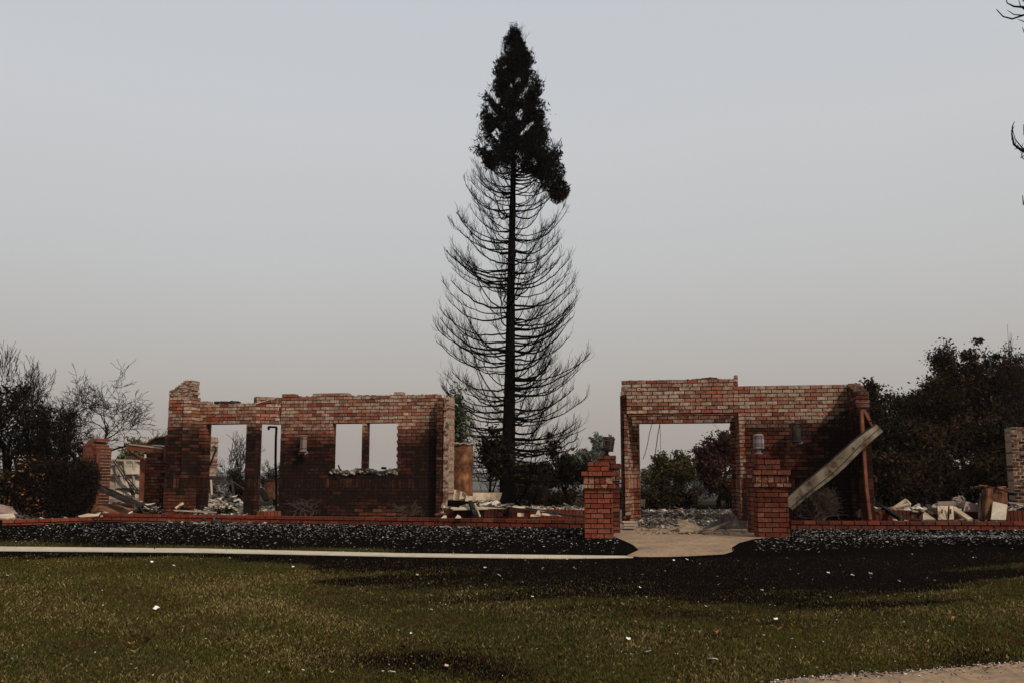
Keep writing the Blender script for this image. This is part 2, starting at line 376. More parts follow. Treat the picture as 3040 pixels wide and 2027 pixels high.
# ------------------------------------------------------------------ brickwork: every brick is modelled, over a recessed mortar core
CH, BL, J = .0848, .238, .017
def cut(iv, a, b):
    out = []
    for s, e in iv:
        if b <= s or a >= e: out.append((s, e)); continue
        if a > s: out.append((s, a))
        if b < e: out.append((b, e))
    return out
def brickwork(bm_, mm, a, b, t, z0, top, openings=(), look=None, band=None, plinth=0., rough=0., phase=0, BLc=BL, rnd=None, rowmin=0):
    """a,b: plan points of the front face; top: z or f(s); band: z where a soldier course starts"""
    rnd = rnd or random
    a = Vector((a[0], a[1], 0)); b = Vector((b[0], b[1], 0)); u = (b - a); Lw = u.length; u.normalize()
    n = Vector((u.y, -u.x, 0))          # towards the camera when a is left of b
    topf = top if callable(top) else (lambda s: top)
    zmax = max(topf(Lw * k / 60) for k in range(61)); up = Vector((0, 0, 1))
    rows = []; z = z0
    if band is not None:
        nb = max(1, round((band - z0) / CH)); hb = (band - z0) / nb
        rows += [(z0 + k * hb, hb, 0) for k in range(nb)]; rows.append((band, .24, 1)); z = band + .24
    while z < zmax + CH: rows.append((z, CH, 0)); z += CH
    for k, (zr, h, sol) in enumerate(rows):
        zc = zr + h / 2; iv = [(0, Lw)]
        for (s0, s1, o0, o1) in openings:
            if o0 < zc < o1: iv = cut(iv, s0, s1)
        step = CH if sol else BLc
        jut = plinth if (band is not None and zr < band + .23) else 0.
        core = []
        for s, e in iv:
            g0 = math.floor(s / step) * step - (step / 2 if (k + phase) % 2 and not sol else 0)
            x = g0
            while x < e - .01:
                p, q = max(x, s), min(x + step, e); x += step
                if q - p < .035: continue
                m_ = (p + q) / 2
                if zc > topf(m_): continue
                core.append((p, q))
                w = Vector((0, 0, 0)) + a + u * m_ + up * zc
                px, py = proj(w - n * 0 )
                so_, pa = look(px, py) if look else (0., 0.); so_ *= 1.18
                bm_.col = (rnd.random(), min(1, max(0, so_ * rnd.uniform(.68, 1.15) + rnd.uniform(-.05, .05))), pa * (rnd.uniform(.8, 1.4) if rnd.random() < .42 else rnd.uniform(.1, .55)))
                d = jut + rnd.uniform(-.003, .003) + rnd.uniform(-rough, rough)
                dz = rnd.uniform(-.002, .002)
                hh = h / 2 - J / 2; hw = (q - p) / 2 - J / 2
                if rough > .01: hh *= rnd.uniform(.75, 1.02); hw *= rnd.uniform(.8, 1.0); 
                c = a + u * m_ + up * (zc + dz) + n * ((d - t - rnd.uniform(-.003, .003)) / 2)
                un = (u + up * rnd.uniform(-1, 1) * (.012 + rough * 2)).normalized(); upn = n.cross(un).normalized() * -1
                if upn.z < 0: upn = -upn
                bm_.box(c, un * hw, n * ((t + d) / 2), upn * hh)
        # mortar core, merged runs
        mrg = []
        for p, q in core:
            if mrg and abs(mrg[-1][1] - p) < .05: mrg[-1][1] = q
            else: mrg.append([p, q])
        last = (k == len(rows) - 1)
        for p, q in mrg:
            e0 = .012
            mm.box(a + u * ((p + q) / 2) + up * (zr + h / 2 - .003) - n * (t / 2) + n * (jut / 2), u * ((q - p) / 2 - e0), n * (t / 2 - .014 + jut / 2), up * (h / 2 + .0))
def wall_part(name, root, a, b, t, z0, top, mat='brick', mortar='mortar', label=None, **kw):
    bb, mm = MB(), MB(); brickwork(bb, mm, a, b, t, z0, top, **kw)
    o = bb.build(name, mat, root); mm.build('mortar', mortar, o)
    if label: o['label'] = label
    return o
def pt(px, D, py=1418): p = at(px, py, D); return (p.x, p.y)
def s_of(a, b, px, py=1418):
    """distance along wall a-b at which the sight line through px,py crosses it"""
    d = ray(px, py); ux, uy = b[0] - a[0], b[1] - a[1]; Lw = math.hypot(ux, uy); ux /= Lw; uy /= Lw
    # EYE + d k = a + u s
    det = d.x * (-uy) + ux * d.y
    k = ((a[0]) * (-uy) + ux * (a[1])) / det
    s = (d.x * k - a[0]) * ux + (d.y * k - a[1]) * uy
    return s, EYE.z + d.z * k
def ragged(pts, amp=.03, seed=1):
    rr = random.Random(seed); ph = [rr.uniform(0, 6) for _ in range(3)]
    return lambda s: float(np.interp(s, [p[0] for p in pts], [p[1] for p in pts])) + amp * (math.sin(s * 9 + ph[0]) + math.sin(s * 23 + ph[1])) * .5
def prof(a, b, pxy, amp=.02, seed=1):
    return ragged([s_of(a, b, x, y) for x, y in pxy], amp, seed)
def hole(a, b, x0, y0, x1, y1):
    s0, zt = s_of(a, b, x0, y0); s1, zb = s_of(a, b, x1, y1); zt2 = s_of(a, b, x1, y0)[1]
    return (s0, s1, zb, (zt + zt2) / 2)
BAND = EYE.z - .24      # soldier course: its top is level with the eye

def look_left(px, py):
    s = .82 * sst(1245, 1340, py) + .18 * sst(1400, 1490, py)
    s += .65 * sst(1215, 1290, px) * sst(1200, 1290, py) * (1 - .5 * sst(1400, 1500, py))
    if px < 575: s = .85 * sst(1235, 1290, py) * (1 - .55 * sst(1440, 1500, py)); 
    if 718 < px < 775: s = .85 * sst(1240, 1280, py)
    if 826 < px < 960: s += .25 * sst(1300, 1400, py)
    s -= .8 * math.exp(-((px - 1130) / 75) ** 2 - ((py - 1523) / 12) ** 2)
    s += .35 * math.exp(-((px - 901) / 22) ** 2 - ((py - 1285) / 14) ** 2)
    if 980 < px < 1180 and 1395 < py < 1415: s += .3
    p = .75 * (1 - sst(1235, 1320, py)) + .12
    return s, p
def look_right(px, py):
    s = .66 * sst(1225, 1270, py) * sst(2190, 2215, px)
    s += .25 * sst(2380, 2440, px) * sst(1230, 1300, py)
    s += .75 * sst(2440, 2480, px - (1300 - min(py, 1300)) * .35) * sst(1150, 1230, py) * (1 - .45 * sst(1420, 1450, py))  # dark corner: soot plus the wing wall's cast shadow, painted into the bricks
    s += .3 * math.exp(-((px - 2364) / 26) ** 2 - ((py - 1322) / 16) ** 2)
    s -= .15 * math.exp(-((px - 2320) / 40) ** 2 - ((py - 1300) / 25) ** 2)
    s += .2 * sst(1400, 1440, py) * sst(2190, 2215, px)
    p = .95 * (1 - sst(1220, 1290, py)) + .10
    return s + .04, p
# ---------------- left ruin
P = dict(pier0=pt(489, 24.75), pier1=pt(560, 24.6), rev=pt(570, 25.05), cor=pt(753, 24.55), jn=pt(832, 24.90), m0=pt(828, 24.82), m1=pt(1303, 24.0))
LR = thing('brick_house_ruin', 'roofless burnt brick front with two side-by-side window openings, left of the tall conifer', 'building', (P['m0'][0], P['m0'][1], 0), None)
a, b = P['m0'], P['m1']
op = [hole(a, b, 988, 1256, 1071, 1404), hole(a, b, 1089, 1256, 1175, 1404)]
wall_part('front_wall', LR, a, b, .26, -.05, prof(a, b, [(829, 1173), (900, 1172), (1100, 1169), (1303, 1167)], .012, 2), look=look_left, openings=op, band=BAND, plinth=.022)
a, b = P['pier0'], P['pier1']
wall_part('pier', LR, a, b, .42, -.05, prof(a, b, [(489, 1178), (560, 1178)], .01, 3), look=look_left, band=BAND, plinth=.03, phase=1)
# rough broken crest of the pier
a2 = (a[0] + .05, a[1] + .06); u_ = (Vector((b[0] - a[0], b[1] - a[1], 0))).normalized()
zt = s_of(a, b, 530, 1178)[1]; zz = EYE.z - (1132 - 1418) / F * 24.7
bb, mm = MB(), MB()
rr = random.Random(5)
Lp = math.hypot(b[0] - a[0], b[1] - a[1]); z = zt - .01; nn = Vector((u_.y, -u_.x, 0))
while z < zt + .42:
    f = (z - zt) / .41; s = .0 + (.13 if f > .42 else 0) + max(0, f - .5) * .62
    while s < Lp - .06:
        w = rr.uniform(.07, .15); h = rr.uniform(.035, .055)
        bb.col = (rr.random(), rr.uniform(0, .4), rr.uniform(.4, 1.3))
        c = Vector((a[0], a[1], z + h / 2)) + u_ * (s + w / 2) - nn * (.16 + rr.uniform(-.02, .02))
        uu = (u_ + Vector((0, 0, rr.uniform(-.35, .5)))).normalized()
        bb.box(c, uu * w * .48, nn * .14, uu.cross(nn) * h * .5)
        mm.col = (0, 0, 0); mm.box(c + Vector((0, 0, -.01)), u_ * w * .46, nn * .115, Vector((0, 0, h * .62)))
        s += w
    z += rr.uniform(.042, .055)
o = bb.build('broken_crest', 'brick', LR); mm.build('mortar', 'mortar_broken', o)
# reveal of the pier, doorway walls, post
wall_part('reveal', LR, P['pier1'], P['rev'], .2, -.05, prof(P['pier1'], P['rev'], [(560, 1180), (570, 1188)], .01), look=look_left, band=BAND)
a, b = P['rev'], P['cor']
lint = s_of(a, b, 665, 1254)[1]
s0 = s_of(a, b, 605)[0]; s1 = s_of(a, b, 725)[0]
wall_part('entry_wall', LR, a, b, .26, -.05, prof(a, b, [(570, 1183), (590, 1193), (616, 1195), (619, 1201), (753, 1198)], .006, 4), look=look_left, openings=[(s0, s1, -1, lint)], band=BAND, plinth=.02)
a, b = P['cor'], P['jn']
s0 = s_of(a, b, 774)[0]
wall_part('angled_wall', LR, a, b, .26, -.05, prof(a, b, [(753, 1181), (797, 1180), (800, 1174), (828, 1174)], .006, 6), look=look_left, openings=[(s0, 9, .17, lint - .005)], band=BAND, plinth=.02)
# brick threshold under the narrow opening
m = MB(); mm = MB(); A, B = Vector((*pt(766, 24.3), 0)), Vector((*pt(836, 24.45), 0)); uu = (B - A).normalized(); n_ = Vector((uu.y, -uu.x, 0)); q = 0.
while q < (B - A).length - .05:
    m.col = (random.random(), .35, .1); m.box(A + uu * (q + .04) - n_ * .12 + Vector((0, 0, .1)), uu * .036, n_ * .13, Vector((0, 0, .12))); q += .083
mm.box(A + uu * ((B - A).length / 2) - n_ * .12 + Vector((0, 0, .09)), uu * (B - A).length * .49, n_ * .12, Vector((0, 0, .11)))
o = m.build('threshold', 'brick', LR); mm.build('mortar', 'mortar', o)
# end pilaster and its broken, sunlit cross wall
a = P['m1']; uu = Vector((P['m1'][0] - P['m0'][0], P['m1'][1] - P['m0'][1], 0)).normalized(); nn = Vector((uu.y, -uu.x, 0))
A = Vector((*a, 0)) + nn * .26 - uu * .0; B = A + uu * .125
def look_pil(px, py): return .45 + .35 * sst(1200, 1300, py), .25
wall_part('pilaster', LR, (A.x, A.y), (B.x, B.y), .54, -.05, zat(1183, 23.8), look=look_pil, band=BAND, plinth=.0, BLc=.125)
C = B + uu * .165 - nn * .12; B2 = B - nn * .12 + uu * .008
wall_part('broken_cross_wall', LR, (B2.x, B2.y), (C.x, C.y), .55, -.05, zat(1179, 23.8), mortar='mortar_broken', look=lambda x, y: (.0 + .35 * random.random(), 1.1), rough=.034, BLc=.10)
m = MB(); m.col = (.4, .75, 0); A = Vector((*a, 0)) + nn * .34 - uu * .06
mm = MB(); brickwork(m, mm, (A.x, A.y), (A.x + uu.x * .42, A.y + uu.y * .42), .3, -.05, .12, look=lambda x, y: (.8, 0))
o = m.build('pilaster_base', 'brick', LR); mm.build('mortar', 'mortar', o)
# loose mortar and brick crumbs lying along the wall heads
def crumbs(root, a, b, z, n, t, seed, col=None, name='wall_head_rubble', sz=(.02, .05)):
    rr = random.Random(seed); m = MB(); A = Vector((*a, 0)); U = Vector((b[0] - a[0], b[1] - a[1], 0)); Lw = U.length; U.normalize(); N = Vector((U.y, -U.x, 0))
    for _ in range(n):
        s = rr.uniform(.02, Lw - .02); w = rr.uniform(*sz); k = rr.uniform(.04, .55); m.col = col or (k, k * .82, k * .62)
        zz_ = z(s) if callable(z) else z
        r = rr.uniform(0, 3); d1 = (U * math.cos(r) + N * math.sin(r)); d2 = (N * math.cos(r) - U * math.sin(r) + Vector((0, 0, rr.uniform(-.4, .4))))
        m.box(A + U * s - N * rr.uniform(.01, t) + Vector((0, 0, zz_ + w * .2)), d1 * w, d2 * w * .6, Vector((rr.uniform(-.3, .3), 0, 1)) * w * rr.uniform(.2, .5))
    return tag(m.build(name, 'attr', root), kind='stuff')
zsill = op[0][2]
for o_, sd in ((op[0], 1), (op[1], 2)):
    a, b = P['m0'], P['m1']; U = Vector((b[0] - a[0], b[1] - a[1], 0)).normalized()
    p0 = Vector((*a, 0)) + U * (o_[0] - .03); p1 = Vector((*a, 0)) + U * (o_[1] + .02); N = Vector((U.y, -U.x, 0)) * .05
    k = MB(); mid = (p0 + p1) / 2; Nn = Vector((U.y, -U.x, 0)); k.box(mid - Nn * .18 + Vector((0, 0, zsill)), U * ((o_[1] - o_[0]) / 2 + .01), Nn * .11, Vector((0, 0, .045))); k.build('sill', 'darkmetal', LR)
    rq = random.Random(sd); k = MB()
    for _ in range(230):
        s_ = rq.uniform(0, (p1 - p0).length); v = rq.uniform(.012, .04) * (1.6 if rq.random() < .15 else 1); c_ = rq.choice((.42, .28, .14, .05, .03)); k.col = (c_, c_ * .86, c_ * .7)
        p_ = p0 + U * s_ - Nn * rq.uniform(-.02, .2) + Vector((0, 0, zsill + .02 + rq.uniform(-.035, .05) + .03 * math.sin(s_ * 11))); r_ = rq.uniform(0, 3)
        k.box(p_, (U * math.cos(r_) + Vector((0, 0, .4 * math.sin(r_)))) * v * 1.4, Nn * v, Vector((0, 0, v * rq.uniform(.3, .7))))
    tag(k.build('sill_rubble', 'attr', LR), kind='stuff')
zt = prof(P['m0'], P['m1'], [(829, 1173), (900, 1172), (1100, 1169), (1303, 1167)], 0)
crumbs(LR, P['m0'], P['m1'], lambda s: zt(s) - .03, 190, .24, 11, sz=(.015, .035))
crumbs(LR, P['rev'], P['cor'], zat(1199, 24.8), 90, .24, 12, sz=(.012, .045))
crumbs(LR, (P['rev'][0] + .5, P['rev'][1] - .08), (P['rev'][0] + 1.1, P['rev'][1] - .25), zat(1195, 24.8), 40, .24, 13, col=(.02, .018, .017), name='charred_roof_felt', sz=(.03, .09))
m = MB(); p = at(762, 1196, 24.5); q = at(826, 1178, 24.7); m.bar(p, q, .012, .02); m.build('flashing_strip', 'board', LR)
# wall lamp, burnt
def sconce(root, px, py0, py1, D, mat, w):
    c = at(px, (py0 + py1) / 2, D); hh = (at(px, py0, D).z - at(px, py1, D).z) / 2; m = MB()
    m.lathe((c.x, c.y, c.z - hh * .95), [(w * .5, 0), (w * .62, .01), (w * .62, .03), (w * .52, .035), (w * .52, hh * 1.75), (w * .64, hh * 1.78), (w * .62, hh * 1.86), (w * .45, hh * 1.9)], 14)
    o = m.build('wall_lamp', mat, root)
    k = MB(); k.col = (0, 0, 0); k.bar((c.x, c.y + .02, c.z), (c.x, c.y + .2, c.z), .06, hh * 1.2); k.build('bracket', 'darkmetal', o)
    k = MB()
    for f in (-.3, .25): k.lathe((c.x, c.y, c.z + f * hh * 2), [(w * .50, 0), (w * .57, .004), (w * .57, .016), (w * .50, .02)], 14)
    k.bar((c.x - w * .1, c.y - w * .53, c.z - hh * .9), (c.x - w * .1, c.y - w * .53, c.z + hh * .9), .012, .012)
    k.build('lamp_band', 'darkmetal', o)
    cr = MB(); rr = random.Random(int(px))
    for _ in range(14):
        cr.col = (.30, .26, .22) if rr.random() < .6 else (.03, .03, .03); v = rr.uniform(.008, .02)
        cr.box((c.x + rr.uniform(-.6, .6) * w, c.y + rr.uniform(-.04, .04), c.z - hh * 1.02 + rr.uniform(-.03, .02)), Vector((v, 0, v * .5)), Vector((0, v, 0)), Vector((-v * .4, 0, v)))
    tag(cr.build('molten_remains', 'attr', o), kind='stuff')
sconce(LR, 901, 1290, 1342, 24.5, 'mauve', .165)

# ---------------- right ruin
Q = dict(a=pt(1863, 22.2), c=pt(2199, 21.75), e=pt(2533, 21.35))
uQ = Vector((Q['e'][0] - Q['a'][0], Q['e'][1] - Q['a'][1], 0)).normalized(); nQ = Vector((uQ.y, -uQ.x, 0))
RR = thing('brick_house_ruin', 'roofless burnt brick porch wall with one wide square opening, behind the gate pillars', 'building', (Q['c'][0], Q['c'][1], 0), None)
a, b = Q['a'], Q['e']
s_r = s_of(a, b, 2199)[0]; zl = s_of(a, b, 2000, 1229)[1]
tp = prof(a, b, [(1863, 1148), (2190, 1143), (2300, 1142), (2527, 1139)], .008, 8)
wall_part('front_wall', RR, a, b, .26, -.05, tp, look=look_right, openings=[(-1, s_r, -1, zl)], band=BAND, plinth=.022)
# inner porch wall with the opening one sees through
DI = .85
ia = pt(1880, 22.2 + DI - .02); ib = pt(2185, 21.8 + DI)
Ui = Vector((ib[0] - ia[0], ib[1] - ia[1], 0)).normalized(); ia0 = (ia[0] - Ui.x * .25, ia[1] - Ui.y * .25); ib0 = (ib[0] + Ui.x * .12, ib[1] + Ui.y * .12)
h0 = s_of(ia0, ib0, 1901)[0]; h1 = s_of(ia0, ib0, 2170)[0]; zi = s_of(ia0, ib0, 2030, 1250)[1]
def look_in(px, py): return .12 + .5 * math.exp(-((px - 2150) / 40) ** 2 - ((py - 1240) / 14) ** 2) + .3 * sst(2150, 2190, px) * sst(1250, 1300, py), .75 * (1 - .6 * sst(1250, 1350, py))
wall_part('inner_wall', RR, ia0, ib0, .24, -.05, prof(ia0, ib0, [(1862, 1128), (1884, 1126), (1890, 1129), (2100, 1126), (2165, 1122), (2172, 1113), (2200, 1112)], .012, 9), look=look_in, openings=[(h0, h1, -1, zi)], band=BAND, plinth=.02)
crumbs(RR, ia0, ib0, zat(1127, 22.8), 120, .24, 21, sz=(.015, .045))
crumbs(RR, (ia0[0] + 1.75, ia0[1] - .1), (ia0[0] + 2.25, ia0[1] - .2), zat(1122, 22.8), 40, .24, 22, col=(.10, .06, .035), sz=(.02, .06))
crumbs(RR, a, b, lambda s: tp(s) - .025, 120, .24, 23, sz=(.012, .03))
# splayed reveals
li = Vector((ia[0], ia[1], 0))
def look_revl(px, py): return .06 + .18 * sst(1380, 1300, py), .75
la = Vector((*a, 0))
wall_part('left_reveal', RR, (la.x, la.y), (li.x, li.y), .06, -.05, zl - .0, look=look_revl, band=BAND, plinth=.01)
ra = Vector((*Q['c'], 0)); ri = Vector((ib[0], ib[1], 0))
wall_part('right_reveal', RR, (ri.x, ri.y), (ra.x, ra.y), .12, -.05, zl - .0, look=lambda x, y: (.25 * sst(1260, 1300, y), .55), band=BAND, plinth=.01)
# dark wall end to the left of the porch
z1 = zat(1172, 22.4); e1 = pt(1843, 22.26); e2 = pt(1863, 22.22)
wall_part('end_wall', RR, e1, e2, .3, -.05, z1, look=lambda x, y: (.9, .0), band=BAND, BLc=.15)
m = MB(); mm = MB(); brickwork(m, mm, (e1[0] + .03, e1[1] - .1), (e2[0] + .01, e2[1] - .1), .2, -.05, .24, look=lambda x, y: (.6, 0), BLc=.08)
o = m.build('end_wall_base', 'brick', RR); mm.build('mortar', 'mortar', o)
crumbs(RR, e1, e2, z1, 16, .4, 24, col=(.35, .22, .15))
wall_part('broken_corner', RR, pt(1846, 22.35), pt(1863, 22.25), .3, zat(1182, 22.3), zat(1150, 22.3), mortar='mortar_broken', look=lambda x, y: (.0, 1.), rough=.02, BLc=.12)
# right wing wall coming forward
w0 = Vector((*pt(2527, 21.36), 0)); w1 = Vector((*pt(2553, 20.15), 0))
def wt_(s): return float(np.interp(s, [0, .2, 1.25], [zat(1139, 21.35), zat(1139, 21.35) - .03, zat(1170, 20.2)]))
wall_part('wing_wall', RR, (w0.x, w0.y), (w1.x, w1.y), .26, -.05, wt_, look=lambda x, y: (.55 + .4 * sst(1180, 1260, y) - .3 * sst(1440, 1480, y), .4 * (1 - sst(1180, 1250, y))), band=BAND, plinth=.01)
sconce(RR, 2364, 1252, 1314, 21.2, 'darkmetal', .19)
# loose wires left hanging in the opening
def wire(m, pts, D, r=.004, n=4):
    m = MB(); P_ = [at(x, y, D) for x, y in pts]; m.tube(P_, r, n); m.build('hanging_wire', 'darkmetal', RR)
wire(m, [(1937, 1251), (1927, 1290), (1922, 1320), (1915, 1345), (1909, 1362)], 22.7, .007)
wire(m, [(1960, 1251), (1953, 1290), (1948, 1325), (1944, 1350), (1940, 1372)], 22.7, .009)
wire(m, [(1958, 1251), (1961, 1290), (1960, 1320), (1961, 1344)], 22.7, .005)
wire(m, [(2114, 1248), (2120, 1260), (2130, 1269)], 22.7, .004)

# ---------------- garden walls
def low_wall(label, pts, name='garden_wall', z0=-.12, courses=None, look=None, cap=True):
    root = thing(name, label, 'garden wall', (pts[0][0], pts[0][1], 0), 'low brick garden walls')
    for (x0, y0, zt0), (x1, y1, zt1) in zip(pts[:-1], pts[1:]):
        Lw = math.hypot(x1 - x0, y1 - y0)
        bb, mm = MB(), MB(); rr = random.Random(int(x0 * 10) + 50)
        u = Vector((x1 - x0, y1 - y0, zt1 - zt0)); u3 = u.normalized(); n = Vector((u.y, -u.x, 0)).normalized(); up = Vector((0, 0, 1))
        k = 0
        BLw = .255
        for row in range(4):
            x = -(BLw / 2) * (row % 2)
            while x < Lw - .01:
                p, q = max(0, x), min(Lw, x + BLw); x += BLw
                if q - p < .03: continue
                mid = Vector((x0, y0, zt0)) + u3 * (p + q) / 2 + up * (-(row + .5) * .09)
                px, py = proj(mid); so_ = look(px, py) if look else .1
                bb.col = (rr.random(), so_ * rr.uniform(.6, 1.2), .12 * rr.random())
                d = rr.uniform(-.003, .003) + (.012 if row == 0 else 0)
                bb.box(mid - n * .105 + n * d / 2, u3 * ((q - p) / 2 - .011), n * (.11 + d / 2), up * .0335)
            e = .02
        mm.box(Vector((x0, y0, zt0)) + u3 * Lw / 2 - n * .105 + up * (-.19), u3 * (Lw / 2 - .01), n * .097, up * .175)
        o = bb.build('brick_course', 'brick_red', root); mm.build('mortar', 'mortar', o)
    return root
def wp(px, py, D): p = at(px, py, D); return (p.x, p.y, p.z)
low_wall('long low red brick garden wall running from the dark hedge to the left gate pillars', [wp(292, 1521, 23.9), wp(560, 1525, 23.2), wp(900, 1530, 22.3), wp(1300, 1535, 21.3), wp(1742, 1541, 20.2)], look=lambda x, y: .22 + .33 * sst(600, 1100, x))
low_wall('short lower brick garden wall in front of the hedge at the left edge', [wp(6, 1541, 21.8), wp(150, 1537, 22.5), wp(291, 1533, 23.7)], look=lambda x, y: .12)
low_wall('low brown brick garden wall right of the gate pillars, with pale boards leaning behind it', [wp(2346, 1543, 20.0), wp(2700, 1545, 19.9), wp(3200, 1547, 19.8)], look=lambda x, y: .58)
# planter kerbs of upright bricks
def planter(label, a, b, zt, look):
    root = thing('planter_kerb', label, 'planter', (a[0], a[1], 0), 'brick planter kerbs')
    A = Vector((*a, 0)); U = Vector((b[0] - a[0], b[1] - a[1], 0)); Lw = U.length; U.normalize(); N = Vector((U.y, -U.x, 0)); m, mm = MB(), MB(); q = 0.
    while q < Lw:
        px, py = proj(A + U * q + Vector((0, 0, .1))); m.col = (random.random(), look(px) * random.uniform(.7, 1.2), .05)
        m.box(A + U * (q + .04) - N * .06 + Vector((0, 0, zt - .13)), U * .034, N * (.07 + random.uniform(-.003, .003)), Vector((0, 0, .125))); q += .083
    mm.box(A + U * Lw / 2 - N * .06 + Vector((0, 0, zt - .16)), U * Lw * .499, N * .06, Vector((0, 0, .145)))
    o = m.build('upright_bricks', 'brick_red', root); mm.build('mortar', 'mortar', o)
planter('dark kerb of upright bricks holding back rubble below the tall burnt tree', pt(1318, 22.6), pt(1742, 21.4), zat(1509, 22.0), lambda x: .85 - .5 * sst(1450, 1600, x))
planter('kerb of upright red bricks under the heap of broken boards at the right edge', pt(2592, 21.0), pt(3150, 20.9), zat(1513, 21.0), lambda x: .62)

# ---------------- gate pillars
def pillar(label, px0, px1, ytop, yledge, ybase, D, off, w_px, soot, lantern=None, full=True):
    soot = soot + .16
    x0, x1 = X_(px0, D), X_(px1, D); w = x1 - x0; cx = (x0 + x1) / 2; root = thing('gate_pillar', label, 'gate pillar', (cx, D + w / 2, 0), 'brick gate pillars')
    zt = zat(ytop, D); zl = zat(yledge, D); rr = random.Random(int(px0)); up = Vector((0, 0, 1)); c = Vector((cx, D + w / 2, 0))
    ang = R(-6); U = Vector((math.cos(ang), math.sin(ang), 0)); N = Vector((U.y, -U.x, 0))
    def square(m, z, h, wd, bl, ph, o=(0, 0), s=soot, pale=.1):
        cc = c + U * o[0] + N * o[1]
        for f in range(4):
            a = ang + f * math.pi / 2; u = Vector((math.cos(a), math.sin(a), 0)); n = Vector((u.y, -u.x, 0)); q = -wd / 2 + (0 if f % 2 == 0 else .1)
            e = wd / 2 if f % 2 == 0 else wd / 2 - .1
            brk = [q]; x = -wd / 2 + bl * (.5 if ph else 1.)
            while x < e - .04:
                if x > q + .03: brk.append(x)
                x += bl
            brk.append(e)
            for p, r_ in zip(brk[:-1], brk[1:]):
                m.col = (rr.random(), s * rr.uniform(.6, 1.3), pale * rr.uniform(0, 2.2))
                m.box(cc + u * (p + r_) / 2 + n * (wd / 2 - .05 + rr.uniform(-.002, .002)) + up * (z + h / 2), u * ((r_ - p) / 2 - .008), n * .05, up * (h / 2 - .008))
    sh, mo, cpb, mo2 = MB(), MB(), MB(), MB()
    zlow = zl - 3 * .0 - .30     # shaft top
    n = math.ceil((zlow + .10) / .0853); hz = .0853
    for k in range(n): square(sh, zlow - (k + 1) * hz, hz, w, w / 2.18, k % 2)
    mo.box(c + up * (zlow - n * hz / 2 - .01), U * (w / 2 - .011), N * (w / 2 - .011), up * (n * hz / 2 - .01))
    square(cpb, zlow, .075, w * 1.19, w / 4.3, 0, pale=.5)
    square(cpb, zlow + .075, .135, w * 1.04, w / 5.2, 0, s=soot + .12, pale=.4)
    square(cpb, zlow + .21, .09, w * 1.19, w / 2.0, 1)
    zb = zlow + .30; wt2 = w * .75; nb = max(1, round((zt - zb) / .085)); hb = (zt - zb) / nb
    for k in range(nb): square(cpb, zb + k * hb, hb, wt2, w / 2.1, k % 2, o=(off * w, 0))
    mo2.box(c + up * (zlow + .148), U * (w * 1.02 / 2 - .006), N * (w * 1.02 / 2 - .006), up * .149)
    mo2.box(c + U * off * w + up * ((zb + zt) / 2), U * (wt2 / 2 - .012), N * (wt2 / 2 - .012), up * ((zt - zb) / 2 - .004))
    mo2.box(c + up * (zb + .002), U * (w * .59 - .02), N * (w * .59 - .02), up * .004)
    o = sh.build('shaft', 'brick_red', root); mo.build('mortar', 'mortar', o)
    o = cpb.build('cap', 'brick_red', root); mo2.build('mortar', 'mortar', o)
    if lantern:
        ly0, ly1, lx, tilt, mat = lantern; base = c + U * off * w + up * zt; H = zat(ly0, D) - zt; ax = Vector((math.sin(tilt), 0, math.cos(tilt)))
        lt = MB(); r = .108 if mat == 'lampbrown' else .10
        if mat == 'lampbrown':
            base = base + U * 0; s0 = H * .22
            lt.lathe(base + up * 0, [(.055, 0), (.05, .02), (.03, .03), (.03, s0)], 16, ax)
            lt.lathe(base + ax * s0, [(.03, -.001), (r * 1.1, .012), (r * 1.12, .03), (r * .93, .035), (r * .93, H * .70), (r * 1.08, H * .71), (r * 1.1, H * .76), (r * .9, H * .78)], 20, ax)
        else:
            lt.lathe(base + up * 0, [(.075, 0), (.07, .012), (.04, .02), (.04, H * .24)], 16, ax)
            lt.lathe(base + ax * H * .24, [(r * .7, -.001), (r, .01), (r, H * .62), (r * .95, H * .7), (r * .6, H * .755), (.02, H * .765)], 20, ax)
        lo = lt.build('lantern', 'lanternmetal' if mat == 'lampbrown' else mat, root, smooth=False)
        bd = MB()
        for f in (.38, .48, .78, .88): bd.lathe(base + ax * H * f, [(r * .95, 0), (r * 1.06, .003), (r * 1.06, .013), (r * .95, .016)], 20, ax)
        for k in range(5):
            a = 2 * math.pi * k / 5 - 1.2; d = Vector((math.cos(a), math.sin(a), 0)) * r * 1.0
            bd.bar(base + ax * H * .28 + d, base + ax * H * .93 + d, .012, .012)
        bd.build('lantern_cage', 'lampbrown', lo)
    return root
pillar('front red brick gate pillar left of the entrance path, its stepped top bare of any lamp', 1738, 1822, 1368, 1397, 1593, 17.1, -.0, 85, .06)
pillar('rear brick gate pillar left of the path carrying a tilted smoke-brown lantern', 1768, 1843, 1350, 1376, 1577, 18.6, -.0, 75, .45, (1295, 1350, 1815, R(9), 'lampbrown'))
pillar('front red brick gate pillar right of the path, its lampless top standing before the dark wall', 2251, 2343, 1362, 1393, 1597, 17.0, -.07, 90, .30)
pillar('rear brick gate pillar right of the path topped by an upright frosted lantern', 2229, 2305, 1345, 1371, 1582, 18.5, -.02, 80, .35, (1286, 1345, 2263, R(0), 'lampglass'))
